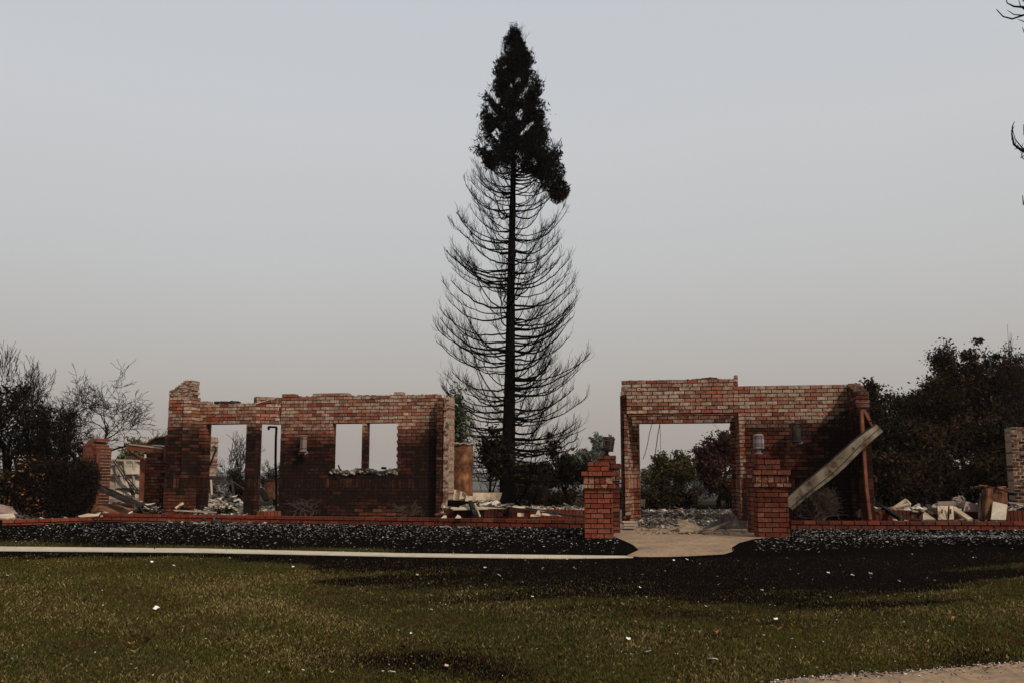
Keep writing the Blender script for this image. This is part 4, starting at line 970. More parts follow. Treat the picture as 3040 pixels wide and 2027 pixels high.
tw([(3200, 560), (3090, 465), (3035, 440), (3014, 415), (3006, 385)], .015); tw([(3120, 500), (3040, 446), (3018, 440), (3008, 420), (3005, 400)], .012); tw([(3100, 480), (3050, 455), (3030, 470), (3037, 455), (3020, 430)], .010)
tw([(3090, 470), (3050, 430), (3040, 400), (3038, 370)], .010); tw([(3150, 520), (3060, 490), (3036, 470), (3030, 450)], .010)
tw([(3400, 900), (3200, 720), (3090, 640), (3050, 620), (3038, 605), (3036, 580)], .03)
rr = random.Random(2)
for (x, y, dx, dy) in [(3010, 425, -8, -14), (3014, 432, 3, -18), (3025, 440, -14, 4), (3006, 395, -5, -8), (3006, 385, 5, -10), (3030, 446, 8, -20), (3020, 438, -12, -8)]: tw([(x, y), (x + dx, y + dy)], .006, .003)
m.build('branches', 'char', root)
# ------------------------------------------------------------------ wreckage
def put(name, label, cat, mb, mat, loc, group=None):
    return tag(mb.build(name, mat, loc=loc), label, cat, group)
def slab(name, label, cat, pts, th, mat, group=None, cracks=None):
    """pts: (px,py,D) outline of a board; th: thickness vector or number (backwards)"""
    P_ = [at(*p) for p in pts]; n = (P_[1] - P_[0]).cross(P_[2] - P_[0]).normalized()
    if n.y < 0: n = -n
    m = MB(); m.ngon_slab(P_, n * th); return put(name, label, cat, m, mat, P_[0], group)
def bars(name, label, cat, lst, mat, group=None, tube=False):
    m = MB()
    for (p, q, w, t) in lst:
        a, b = at(*p), at(*q)
        if tube: m.tube([a, a.lerp(b, .5) + Vector((0, 0, -.01)), b], w / 2, 7)
        else: m.bar(a, b, w, t)
    return put(name, label, cat, m, mat, at(*lst[0][0]), group)
# --- left of the left ruin
bb, mm = MB(), MB(); a, b = pt(240, 27.2), pt(288, 27.0)
root = thing('chimney_stub', 'red brick chimney stub with jagged top, left of the bent garage door', 'chimney', (a[0], a[1], 0))
wall_part('brick_stack', root, a, b, .5, 0, prof(a, b, [(239, 1326), (250, 1322), (262, 1312), (277, 1298), (281, 1325), (294, 1326)], .02, 5), mat='brick_red', mortar='mortar_broken', look=lambda x, y: (.3 + .3 * sst(1330, 1400, y), .2), rough=.004)
m = MB(); m.bar(at(292, 1330, 26.9), at(289, 1500, 26.9), .05, .09); m.build('corner_strip', 'redrust', root)
D = 28.; root = thing('garage_door', 'buckled beige sectional metal garage door standing askew behind the rubble, cables fallen across it', 'garage door', (X_(355, D), D, 0))
for k, (y0, y1, y2, y3) in enumerate([(1363, 1367, 1408, 1406), (1409, 1412, 1449, 1446), (1451, 1450, 1492, 1485)]):
    L0, L1 = (292, 423) if k < 2 else (290, 423); rows = []
    for r in range(5):
        t = r / 4; rows.append([at(L0 + (L1 - L0) * c / 8, (y0 + (y1 - y0) * c / 8) * (1 - t) + (y2 + (y3 - y2) * c / 8) * t, D + .10 * math.sin(c * .8 + k) + .05 * math.sin(r + k)) for c in range(9)])
    m = MB(); m.sheet(rows, .02); o = m.build('door_section', 'panel', root)
    m = MB(); m.bar(at(L0, y2 + 1, D - .04), at(L1, y3 + 1, D - .04), .05, .05)
    if k == 0: m.bar(at(L0, y0, D - .04), at(L1, y1, D - .04), .05, .05)
    for c in range(1, 5): x = L0 + (L1 - L0) * c / 5; m.bar(at(x, y0 + 2, D - .06), at(x + 3, y2, D - .06), .04, .06)
    m.build('stiffening_rib', 'board_dirty', o)
m = MB()
for (x0, y0, x1, y1) in [(336, 1366, 412, 1466), (342, 1364, 418, 1462), (360, 1370, 398, 1468), (300, 1398, 306, 1500), (386, 1432, 392, 1466), (392, 1432, 400, 1466)]: m.tube([at(x0, y0, D - .3), at((x0 + x1) / 2 - 3, (y0 + y1) / 2 + 3, D - .35), at(x1, y1, D - .2)], .02, 5)
m.build('fallen_track', 'darkmetal', root)
slab('roof_flake', 'small pale flake of board stuck on the top of the bent garage door', 'debris', [(298, 1392, 27.6), (312, 1386, 27.6), (328, 1397, 27.6), (310, 1401, 27.6)], .02, 'board')
# side brick wall with roof edge
a, b = pt(430, 26.6), pt(490, 26.2); root = thing('side_wall', 'red brick side wall with a rusty fascia and gutter on top, between the garage door and the tall pier', 'wall', (a[0], a[1], 0))
wall_part('wall', root, a, b, .24, -.02, prof(a, b, [(430, 1340), (490, 1338)], 0, 5), mat='brick', look=lambda x, y: (.22 + .25 * sst(1440, 1490, y) + .5 * math.exp(-((x - 482) / 10) ** 2), .3), band=None)
m = MB(); m.bar(at(380, 1325, 26.0), at(488, 1334, 25.6), .1, .18); m.bar(at(380, 1322, 26.2), at(392, 1350, 26.2), .1, .05); m.build('fascia', 'redrust', root)
m = MB(); m.bar(at(388, 1318, 25.95), at(488, 1330, 25.6), .12, .03); m.build('gutter_edge', 'board', root)
m = MB(); m.ngon_slab([at(430, 1318, 26.2), at(452, 1302, 26.2), at(464, 1296, 26.2), at(494, 1296, 26.0), at(490, 1322, 26.0)], (0, .15, 0)); m.build('roof_remnant', 'darkmetal', root)
m = MB(); m.bar(at(432, 1316, 26.1), at(462, 1297, 26.1), .06, .03); m.bar(at(462, 1296, 26.1), at(494, 1295, 25.95), .06, .03); m.build('roof_edge', 'redrust', root)
m = MB(); m.bar(at(392, 1345, 26.2), at(414, 1358, 26.2), .06, .08); m.bar(at(414, 1356, 26.2), at(426, 1363, 26.2), .06, .10); m.bar(at(425, 1360, 26.2), at(421, 1485, 26.2), .13, .10); m.build('downpipe', 'redrust', root)
m = MB(); m.bar(at(497, 1290, 25.3), at(488, 1366, 25.3), .05, .1); put('corner_strip', 'narrow rusty strip hanging on the left edge of the tall pier', 'metal strip', m, 'redrust', at(497, 1290, 25.3))
# fallen gutter beam
P0, P1, D0, D1 = (266, 1433), (425, 1503), 24.6, 24.2
m = MB(); a, b = at(*P0, D0), at(*P1, D1); m.bar(a, b, .16, .02); m.bar(a + Vector((0, -.08, -.02)), b + Vector((0, -.08, -.02)), .02, .10); m.bar(a + Vector((0, .08, .02)), b + Vector((0, .08, .01)), .02, .10)
put('gutter_beam', 'fallen sooty gutter channel sloping down to the right in front of the garage door', 'gutter', m, 'darkmetal', a)
m = MB(); rows = [[at(250 + 150 * c / 7, 1508 - 14 * math.sin(math.pi * min(1, c / 6.)) + r * 8 - r * 2 * math.sin(c), 24.7 - r * .12) for c in range(8)] for r in range(4)]; m.sheet(rows, .03)
put('rusty_sheet', 'long crumpled rusty sheet lying behind the low wall right of the hedge', 'metal sheet', m, 'rust', at(330, 1505, 24.5))
slab('board', 'thin pale board lying on the low wall just right of the hedge', 'board', [(232, 1531, 23.4), (262, 1524, 23.5), (284, 1526, 23.6), (300, 1519, 23.7), (292, 1530, 23.5), (240, 1534, 23.4)], .02, 'board')
slab('board', 'pale crumpled sheet at the left edge behind the low wall end', 'board', [(-10, 1535, 22.4), (0, 1525, 22.6), (24, 1523, 22.7), (40, 1522, 22.8), (46, 1534, 22.5), (20, 1538, 22.3)], .03, 'board')
slab('curved_sheet', 'curved mauve-brown panel at the left edge behind the low wall', 'panel', [(-20, 1492, 24), (8, 1497, 24), (34, 1503, 24), (52, 1525, 23.8), (0, 1524, 23.8), (-20, 1516, 23.8)], .03, 'mauve')
slab('board', 'small pale plank leaning at the foot of the tall pier', 'board', [(519, 1504, 23.4), (542, 1489, 23.5), (547, 1494, 23.5), (523, 1509, 23.4)], .05, 'board')
bars('plank', 'long pale plank lying on the low wall in front of the wide doorway', 'plank', [((520, 1514, 23.4), (640, 1520, 23.1), .10, .025)], 'board')
# --- behind the doorway
a, b = pt(600, 28.3), pt(621, 28.2); root = thing('broken_column', 'ragged broken brick column standing inside the wide empty doorway', 'column', (a[0], a[1], 0))
wall_part('brick_stack', root, a, b, .35, .0, prof(a, b, [(600, 1296), (612, 1291), (622, 1296)], .02, 5), mortar='mortar_broken', look=lambda x, y: (.2 + .3 * sst(1400, 1460, y), .6), rough=.02, BLc=.16)
m = MB(); m.tube([at(633, 1324, 26.2), at(640, 1327, 26.2), at(641, 1334, 26.2), at(624, 1378, 26.0), at(606, 1402, 25.9), at(596, 1425, 25.8), at(592, 1500, 25.7)], .03, 6)
put('bent_pipe', 'charred bent pipe with a hooked top leaning in the wide doorway', 'pipe', m, 'darkmetal', at(592, 1500, 25.7))
bars('steel_frame', 'dark twisted frame over the rubble heap in the wide doorway', 'frame', [((612, 1418, 28), (686, 1420, 28.4), .05, .12), ((615, 1428, 28), (686, 1430, 28.3), .04, .06), ((686, 1420, 28.4), (694, 1470, 28.2), .06, .06), ((612, 1418, 28), (630, 1460, 28), .05, .05), ((690, 1430, 28.4), (724, 1452, 28), .05, .05), ((640, 1434, 28), (690, 1436, 28.1), .03, .03)], 'darkmetal')
bars('plank', 'upright scorched tan stud on the left of the rubble heap in the wide doorway', 'plank', [((626, 1424, 27.6), (629, 1474, 27.4), .05, .05)], 'board_dirty')
m = MB(); c = at(804, 1480, 27.5); w = 28 / F * 27.5; h = zat(1425, 27.5) - c.z
m.box((c.x, 27.5, c.z + h / 2), (w / 2, -.02, 0), (0, .25, 0), (0, 0, h / 2)); root = tag(m.build('rusty_cabinet', 'rust', loc=c), 'small rusty cabinet standing beyond the narrow opening of the left ruin', 'cabinet')
m = MB(); m.box((c.x, 27.5, c.z + h + .01), (w / 2 + .03, 0, 0), (0, .28, 0), (0, 0, .012)); m.build('top', 'darkmetal', root)
m = MB(); m.box((c.x, 27.24, c.z + h * .5), (w / 2 - .03, -.02, 0), (0, .01, 0), (0, 0, h / 2 - .06)); m.build('door', 'rust', root)
m = MB()
pa = [at(797, 1266, 24.75), at(821, 1267, 24.7), at(819, 1300, 24.7), at(818, 1360, 24.7), at(820, 1430, 24.7), at(821, 1515, 24.7)]
for p, q in zip(pa[:-1], pa[1:]): m.bar(p, q, .05, .05)
m.bar(at(797, 1266, 24.75), at(798, 1275, 24.75), .05, .04)
put('downspout', 'black L-shaped downspout standing in the narrow opening of the left ruin', 'pipe', m, 'char', pa[0])
bars('beam', 'charred beam sloping behind the post of the left ruin', 'beam', [((772, 1448, 26.5), (792, 1484, 26.2), .16, .05)], 'darkmetal')
bars('window_shard', 'charred stick standing on the left window sill', 'stick', [((1004, 1379, 24.3), (1011, 1396, 24.3), .04, .03)], 'char')
bars('window_shard', 'charred block lying on the right window sill', 'block', [((1132, 1388, 24.2), (1147, 1389, 24.2), .06, .06)], 'char')
# --- rusty tank
D = 25.4; x0, x1 = X_(1337, D), X_(1404, D); zt = zat(1318, D); root = thing('rusty_tank', 'tall scorched rusty metal cylinder with crumpled rim, at the left ruins right end', 'tank', ((x0 + x1) / 2, D, 0))
r = (x1 - x0) / 2; prof_ = [(r * (1 + .02 * math.sin(h * 5)), h) for h in np.linspace(0, zt, 12)]
m = MB(); m.lathe(((x0 + x1) / 2, D, 0), prof_, 26); o = m.build('shell', 'rust', root, smooth=False)
m = MB(); cx = (x0 + x1) / 2
for ang in (R(-78), R(-86), R(-40)): d = Vector((math.cos(ang), math.sin(ang), 0)); m.bar(Vector((cx, D, .05)) + d * r * 1.01, Vector((cx, D, zt - .05 if ang > R(-80) else zt)) + d * r * 1.01, .014, .012)
m.build('seam', 'rust', root)
m = MB(); rr = random.Random(8)
for k in range(22):
    a = 2 * math.pi * k / 22; p = Vector((cx + r * 1.05 * math.cos(a), D + r * 1.05 * math.sin(a), zt + rr.uniform(-.02, .03))); a2 = a + .36
    q = Vector((cx + r * 1.08 * math.cos(a2), D + r * 1.08 * math.sin(a2), zt + rr.uniform(-.02, .04))); m.bar(p, q, .07, .03, roll=rr.uniform(-.9, .9))
m.build('rim', 'board_dirty', root)
# --- curled boards and rubble between tank and pillars
bd = 'pale broken boards'
def curl(label, pts, D, mat='board', name='board', dd=.1, group=bd, cat='board'):
    """quad px corners TL,TR,BR,BL bent as a sheet"""
    (ax, ay), (bx, by), (cx_, cy), (dx, dy) = pts; rows = []
    for r in range(4):
        t = r / 3; row = []
        for c in range(6):
            u = c / 5; x = (ax + (bx - ax) * u) * (1 - t) + (dx + (cx_ - dx) * u) * t; y = (ay + (by - ay) * u) * (1 - t) + (dy + (cy - dy) * u) * t
            row.append(at(x, y, D + dd * math.sin(math.pi * u) - .06 * t))
        rows.append(row)
    m = MB(); m.sheet(rows, .018); return put(name, label, cat, m, mat, rows[0][0], group)
curl('square pale board leaning at the foot of the rusty tank', [(1334, 1466), (1362, 1462), (1360, 1490), (1333, 1484)], 24.2)
curl('curled petal-shaped pale board standing before the rusty tank', [(1366, 1458), (1376, 1460), (1392, 1474), (1362, 1482)], 23.9)
curl('wide pale board leaning just right of the curled petal', [(1384, 1472), (1414, 1472), (1408, 1490), (1380, 1487)], 23.8)
curl('long low pale panel curving up at its right end, right of the tank', [(1404, 1462), (1490, 1462), (1484, 1484), (1404, 1484)], 24.6, dd=.35)
curl('pale board fragment beyond the petal-shaped one', [(1345, 1452), (1360, 1455), (1362, 1470), (1345, 1468)], 24.5)
bars('beam', 'thick black charred beam lying beside the right end of the left ruin', 'beam', [((1336, 1492, 23.2), (1418, 1499, 22.9), .25, .14)], 'char')
bars('beam', 'charred notched post leaning in front of the planter kerb', 'beam', [((1396, 1488, 22.4), (1412, 1530, 21.5), .09, .07)], 'charwood')
bars('white_pipe', 'white pipe leaning beside the charred notched post', 'pipe', [((1410, 1494, 22.2), (1425, 1531, 21.45), .04, .04)], 'board', tube=True)
bars('conduit', 'pair of long black conduits slanting down toward the left gate pillars', 'pipe', [((1490, 1502, 22.1), (1738, 1534, 20.5), .035, .03), ((1560, 1506, 21.9), (1740, 1532, 20.6), .03, .03), ((1430, 1500, 22.0), (1600, 1512, 21.8), .03, .03)], 'darkmetal', tube=True)
curl('pale crumpled board lying behind the long conduits', [(1596, 1514), (1640, 1522), (1668, 1532), (1590, 1527)], 21.3, 'board')
curl('orange-stained board fragment left of the crumpled pale board', [(1576, 1527), (1600, 1526), (1604, 1532), (1574, 1532)], 21.2, 'board_dirty')
curl('small upright pale square in the planter', [(1536, 1522), (1555, 1523), (1555, 1532), (1536, 1532)], 21.2, 'board')
curl('small pale triangle on the garden wall below the tank, left one', [(1318, 1529), (1326, 1530), (1326, 1537), (1309, 1537)], 21.3, 'board', dd=.02)
curl('small pale triangle on the garden wall below the tank, right one', [(1358, 1527), (1366, 1531), (1370, 1537), (1351, 1537)], 21.1, 'board', dd=.02)
slab('board', 'long pale ledge board lying along the planter kerb top', 'board', [(1336, 1506, 22.4), (1480, 1501, 22.6), (1560, 1502, 22.5), (1560, 1507, 22.2), (1345, 1511, 22.2)], .02, 'board')
# --- porch
for i, (x0, x1, y, D) in enumerate([(1848, 1889, 1549, 19.9), (1850, 1890, 1556, 19.8), (1850, 1884, 1564, 19.7)]):
    m = MB(); p = at((x0 + x1) / 2, y, D); m.box(p, Vector(((x1 - x0) / 2 / F * D, .02 * i - .02, 0)), (0, .17, 0), (.01 * (i - 1), 0, .014)); put('paving_tile', ['topmost pale tile of the small stack beside the left gate pillars', 'middle pale tile of the small stack beside the left gate pillars', 'lowest pale tile of the small stack beside the left gate pillars'][i], 'tile', m, 'board', p, 'stack of pale tiles')
rows = [[at(x, y, d) for x, y, d in r] for r in [[(2009, 1538, 19.3), (2048, 1548, 19.6), (2066, 1556, 19.7), (2090, 1566, 19.5)], [(2018, 1561, 18.9), (2040, 1563, 18.9), (2062, 1563, 18.9), (2086, 1569, 18.9)], [(2020, 1570, 18.6), (2044, 1572, 18.5), (2066, 1573, 18.5), (2088, 1573, 18.5)], [(2016, 1581, 18.25), (2040, 1580, 18.3), (2060, 1579, 18.35), (2090, 1578, 18.4)]]]
m = MB(); m.sheet(rows, .015); put('curled_sheet', 'curled tan-grey sheet metal lying in the porch rubble', 'metal sheet', m, 'tan', rows[3][0])
m = MB(); m.ngon_slab([at(2008, 1540, 21.3), at(2012, 1560, 20.9), at(2014, 1581, 20.0), at(2006, 1570, 20.4)], (.01, .02, 0)); 
bars('strip', 'long tan wooden strip across the porch rubble, right of the curled sheet', 'plank', [((2062, 1579, 18.3), (2110, 1570, 18.7), .05, .04), ((2110, 1570, 18.7), (2165, 1551, 19.3), .05, .04)], 'tan')
rng2 = random.Random(31); rows = []
for r in range(9):
    row = []
    for c in range(26):
        x = 2092 + c * 5.6; y = 1582 - r * 4.2; e = math.sin(math.pi * r / 8) * math.sin(math.pi * min(1, c / 25 + .02))
        p = gpt(x, 1575 - r * 1.5); p = at(x, 1575, 19.9 + r * .12); p.z = .02 + e * (.16 + .14 * math.exp(-((c - 14) / 6) ** 2)) + .045 * math.sin(c * 1.1 + r * .9) * e + .03 * math.sin(c * 2.3 - r * 1.7) * e; row.append(p)
    rows.append(row)
m = MB(); m.sheet(rows, .01); put('crumpled_cloth', 'crumpled dark grey sheet heaped at the right side of the porch', 'cloth', m, 'darkmetal', rows[0][0])
curl('small pale bracket box by the left jamb inside the porch', [(1903, 1483), (1916, 1481), (1914, 1506), (1904, 1500)], 24.0, 'board_dirty', group=None, name='bracket_box', cat='box')
# --- fallen channel and rusty post on the right ruin
A, B = at(2607, 1264, 19.75), at(2338, 1498, 20.45); ax = (B - A).normalized(); side = ax.cross(Vector((0, -1, 0))).normalized(); 
if side.z < 0: side = -side
nrm = Vector((0, -1, 0)); nrm = (nrm - ax * nrm.dot(ax)).normalized()
m = MB(); N = 10
def cs(t):
    w = .07 + .12 * min(1, t * 2.2) * (1 - .15 * t); c = A.lerp(B, t) + Vector((0, 0, .02 * math.sin(t * 9))); return c, w
rows1, rows2, rows3 = [], [], []
for k in range(N + 1):
    t = k / N; c, w = cs(t); tp_ = c + side * w * .55; md = c - side * w * .45 + nrm * .03; bt = md - side * .13 * (1 if t < .7 else .6) - nrm * .16
    rows1.append([tp_, md]); rows2.append([md - side * .022 - nrm * .03, md - side * (.022 + .085 * (1 - .5 * t)) - nrm * .005]); rows3.append([tp_ - nrm * .004, tp_ - nrm * .16])
root = thing('metal_channel', 'long fallen tan sheet-metal channel leaning diagonally against the right end of the right ruin', 'metal channel', tuple(B))
for nme, rw, mt in (('upper_face', rows1, 'metal'), ('lower_flange', rows2, 'metal'), ('back_flange', rows3, 'darkmetal')):
    m = MB(); m.sheet(rw, .008); m.build(nme, mt, root)
m = MB()
for t in (.27, .53):
    c, w = cs(t); m.bar(c + side * w * .1 + nrm * .012, c - side * w * .35 + nrm * .036, .035, .006)
m.build('clip', 'darkmetal', root)
D = 20.08; m = MB()
root = thing('rusty_post', 'rusty red-brown track post bent at its top, at the porch wall end', 'post', tuple(at(2583, 1540, D)))
pa = [(2557, 1218), (2562, 1300), (2567, 1380), (2572, 1450), (2577, 1490), (2583, 1540)]
for p, q in zip(pa[:-1], pa[1:]): m.bar(at(*p, D), at(*q, D), .06, .08); 
m.build('upright', 'redrust', root)
m = MB(); m.bar(at(2556, 1217, D), at(2567, 1219, D), .06, .05); m.bar(at(2565, 1219, D), at(2580, 1248, D), .10, .06); m.build('bent_top', 'redrust', root)
m = MB(); m.bar(at(2581, 1252, D), at(2591, 1270, D), .09, .04); m.build('bracket', 'redrust', root)
m = MB(); rr = random.Random(5)
for _ in range(60):
    v = rr.uniform(.01, .03); k = rr.uniform(.08, .35); m.col = (k, k, k); p = at(2563 + rr.gauss(0, 7), 1528 + rr.uniform(-16, 8), 20.3); m.box(p, (v, 0, v * .6), (0, v, 0), (-v * .5, 0, v))
put('ash_heap', 'small grey heap of ash at the foot of the rusty post', 'ash heap', m, 'attr', at(2563, 1530, 20.3))
# --- right edge
D = 24.5; a, b = pt(3008, D), pt(3100, D - .2); root = thing('brick_chimney', 'tall rough greyish brick chimney cut by the right edge', 'chimney', (a[0], a[1], 0))
wall_part('brick_stack', root, a, b, .8, .0, lambda s: float(np.interp(s, [0, .12, .2, .5, .9], [zat(1270, D), zat(1270, D), zat(1262, D), zat(1264, D), zat(1272, D)])) + .02 * math.sin(s * 30), mortar='mortar_broken', look=lambda x, y: (.42 + .35 * (random.random() < .4), .55), rough=.012, BLc=.17)
slab('panel', 'pale cracked door panel standing upright in the rubble, black cracks across it', 'panel', [(2783, 1498, 20.7), (2830, 1498, 20.7), (2832, 1540, 20.4), (2786, 1541, 20.4)], .03, 'board')
m = MB(); 
for (p, q) in [((2788, 1500), (2797, 1512)), ((2797, 1512), (2796, 1522)), ((2796, 1522), (2806, 1538)), ((2797, 1512), (2804, 1503)), ((2817, 1501), (2816, 1540)), ((2822, 1510), (2822, 1524))]: m.bar(at(*p, 20.52 if p[1] < 1520 else 20.38), at(*q, 20.50 if q[1] < 1520 else 20.36), .03, .006)
bpy.data.objects['panel'].name = 'door_panel'; m.build('crack', 'char', bpy.data.objects['door_panel'])
bars('plank', 'brown plank lying across the top of the cracked door panel', 'plank', [((2783, 1493, 20.7), (2830, 1492, 20.7), .05, .08)], 'mauve')
slab('board', 'long grey-white board slanting down right from the cracked door panel', 'board', [(2832, 1502, 20.7), (2838, 1503, 20.7), (2888, 1538, 20.2), (2874, 1541, 20.2), (2832, 1513, 20.6)], .04, 'board', bd)
slab('board', 'pale wedge-shaped board leaning on the low wall left of the cracked door panel', 'board', [(2740, 1524, 20.6), (2746, 1518, 20.6), (2778, 1540, 20.3), (2740, 1541, 20.3)], .05, 'board', bd)
slab('panel', 'flat mauve-grey panel tilted left of the rusty cabinet', 'panel', [(2867, 1486, 21.0), (2906, 1497, 21.0), (2905, 1518, 20.9), (2860, 1516, 20.9)], .03, 'mauve')
bars('frame', 'pale triangular frame piece sticking up above the planter kerb', 'frame', [((2644, 1512, 21.8), (2690, 1482, 21.8), .05, .05), ((2690, 1482, 21.8), (2703, 1496, 21.8), .05, .04), ((2660, 1503, 21.8), (2700, 1493, 21.8), .04, .03)], 'board')
slab('panel', 'brown triangular panel under the pale frame piece', 'panel', [(2655, 1510, 22), (2690, 1488, 22), (2704, 1498, 22), (2704, 1510, 22)], .02, 'mauve')
slab('board', 'pale flat block on the planter kerb right of the triangular frame', 'board', [(2705, 1504, 21.4), (2732, 1508, 21.4), (2730, 1514, 21.3), (2705, 1511, 21.3)], .06, 'board', bd)
slab('board', 'tan broken board standing behind the planter kerb, left of the cracked panel', 'board', [(2742, 1502, 21.5), (2760, 1510, 21.5), (2742, 1512, 21.5)], .04, 'board_dirty', bd)
slab('board', 'tan flaking board touching the left side of the cracked panel', 'board', [(2768, 1500, 21.5), (2774, 1495, 21.5), (2783, 1506, 21.5), (2783, 1514, 21.5), (2766, 1510, 21.5)], .05, 'board_dirty', bd)
slab('charred_board', 'black charred curved board between tan boards behind the kerb', 'board', [(2742, 1500, 21.8), (2746, 1491, 21.8), (2768, 1489, 21.8), (2776, 1496, 21.8), (2766, 1507, 21.8), (2750, 1507, 21.8)], .05, 'char')
bars('beam', 'black charred beam slanting down to the low wall right of the rusty post', 'beam', [((2622, 1506, 21.2), (2678, 1540, 20.4), .10, .07)], 'charwood')
slab('charred_board', 'flat black charred lump with a white rim on the low wall', 'board', [(2699, 1541, 20.3), (2706, 1534, 20.4), (2724, 1537, 20.4), (2736, 1542, 20.3)], .10, 'charwood')
bars('metal_strip', 'row of thin dark scorched strips left of the rusty cabinet', 'metal strip', [((2911, 1462, 20.7), (2906, 1542, 20.4), .03, .03), ((2916, 1456, 20.8), (2911, 1542, 20.45), .02, .02), ((2905, 1480, 20.8), (2903, 1500, 20.8), .02, .02)], 'darkmetal')
c0, c1 = at(2915, 1542, 20.5), at(2945, 1542, 20.5)
root = thing('rusty_cabinet', 'narrow burnt rusty cabinet with a curved side standing in the rubble at right', 'cabinet', tuple(c0))
rows = [[at(x0 + (x1 - x0) * c / 6, y, 20.6 - .12 * math.sin(math.pi * c / 6)) for c in range(7)] for (x0, x1, y) in [(2920, 2947, 1450), (2917, 2949, 1470), (2915, 2947, 1500), (2914, 2944, 1522), (2915, 2942, 1542)]]
m = MB(); m.sheet(rows, .02); m.build('front_panel', 'rust', root)
m = MB(); m.ngon_slab([at(2948, 1452, 20.75), at(2990, 1462, 21.1), at(2992, 1496, 21.1), at(2948, 1490, 20.75)], (0, .03, 0)); m.ngon_slab([at(2916, 1452, 20.7), at(2990, 1452, 21.3), at(2992, 1540, 21.3), at(2916, 1542, 20.72)], (0, .02, 0)); m.build('back_panel', 'rust', root)
m = MB(); rr = random.Random(77)
for k in range(16):
    x = rr.uniform(2890, 2975); y = 1440 + (x - 2890) * .10 + rr.uniform(-3, 5); p, q = at(x, y, 20.8 + rr.uniform(-.2, .2)), at(x + rr.uniform(8, 32), y + rr.uniform(-3, 9), 20.8 + rr.uniform(-.2, .2)); m.bar(p, q, rr.uniform(.02, .06), .02, roll=rr.uniform(0, 1))
m.build('fallen_laths', 'rust', root)
slab('panel', 'pale square panel with a grey stain leaning against the right side of the rusty cabinet', 'panel', [(2948, 1487, 20.5), (2991, 1497, 20.5), (2986, 1542, 20.2), (2942, 1541, 20.2)], .03, 'board_dirty')
bars('plank', 'thin pale plank lying on the rubble left of the broken chimney', 'plank', [((2992, 1490, 22), (3060, 1497, 22), .08, .03)], 'mauve')
m = MB(); rr = random.Random(91)   # wiry ball of burnt cable
for k in range(26):
    c = at(2848 + rr.uniform(-8, 8), 1492 + rr.uniform(-8, 10), 21.2); r = rr.uniform(.05, .13); u = Vector((rr.gauss(0, 1), rr.gauss(0, 1), rr.gauss(0, 1))).normalized(); o = u.orthogonal().normalized(); o2 = u.cross(o)
    m.tube([c + (o * math.cos(t) + o2 * math.sin(t)) * r for t in np.linspace(rr.uniform(0, 6), rr.uniform(7, 11), 9)], .008, 4)
put('cable_tangle', 'ball of tangled ashen wire above the kerb between the cracked panel and the mauve panel', 'wire', m, 'board_dirty', at(2848, 1500, 21.2))
# ------------------------------------------------------------------ rubble fields (uncountable)
def rubble(name, label, areas, seed, mat='attr'):
    rr = random.Random(seed); m = MB()
    for (x0, x1, D0, D1, hf, n, tone, sz) in areas:
        for _ in range(n):
            D = rr.uniform(D0, D1); px = rr.uniform(x0, x1); x = X_(px, D); h = hf(px, D) if callable(hf) else hf
            z = float(gz(x, D)) + h * rr.uniform(.75, 1.05) if rr.random() < .8 else float(gz(x, D)) + h * rr.uniform(0, 1)
            s = rr.uniform(*sz) * (1 if rr.random() < .85 else 1.9); k = rr.random()
            if k < tone[0]: v = rr.uniform(.38, .75); m.col = (v, v * .86, v * .68)
            elif k < tone[0] + tone[1]: v = rr.uniform(.10, .26); m.col = (v, v * .78, v * .6)
            elif k < tone[0] + tone[1] + tone[2]: v = rr.uniform(.10, .3); m.col = (v, v * .38, v * .22)
            else: v = rr.uniform(.008, .06); m.col = (v, v * .95, v * .9)
            a = rr.uniform(0, 6.28); u = Vector((math.cos(a), math.sin(a), rr.uniform(-.5, .5))); w = Vector((-math.sin(a), math.cos(a), rr.uniform(-.4, .4))); q = u.cross(w)
            f = rr.random()
            if f < .6: m.hexa([Vector((x, D, z)) + u * s * i * rr.uniform(.6, 1.2) + w * s * j * rr.uniform(.35, .8) + q * s * kk * rr.uniform(.08, .3) for kk in (-1, 1) for i, j in ((-1, -1), (1, -1), (1, 1), (-1, 1))])
            else: m.box((x, D, z), u * s * rr.uniform(1.2, 2.6), w * s * .16, q * s * .12)
    o = m.build(name, mat); return tag(o, label, kind='stuff')
def mound(name, x0, x1, D0, D1, hf, kx=60, ky=14):
    rr = random.Random(int(x0)); V = []; C = []
    for j in range(ky):
        for i in range(kx):
            D = D0 + (D1 - D0) * j / (ky - 1); px = x0 + (x1 - x0) * i / (kx - 1); x = X_(px, D); e = min(1, j / 2, (ky - 1 - j) / 2, i / 2, (kx - 1 - i) / 2)
            V.append((x, D, float(gz(x, D)) + e * hf(px, D) * rr.uniform(.8, 1.02) - .03)); C.append((1, 0, .8 if rr.random() < .7 else .3))
    V = np.array(V); idx = np.arange((ky - 1) * kx).reshape(ky - 1, kx)[:, :-1].ravel()
    o = np_object(name, V, np.stack([idx, idx + 1, idx + kx + 1, idx + kx], 1), np.array(C), 'ground'); return tag(o, kind='stuff')
hA = lambda px, D: .22 + .40 * math.exp(-((px - 660) / 55) ** 2 - ((D - 27) / 1.6) ** 2)
mound('rubble_bed', 570, 840, 25.2, 30, hA); rubble('rubble', 'grey and tan rubble filling the left ruin behind its doorways', [(575, 735, 24.9, 28.5, hA, 1300, (.55, .25, .0), (.03, .09)), (765, 830, 24.9, 28, .22, 500, (.6, .2, 0), (.03, .08))], 1)
hB = lambda px, D: .10 + .22 * sst(22.5, 24.5, D)
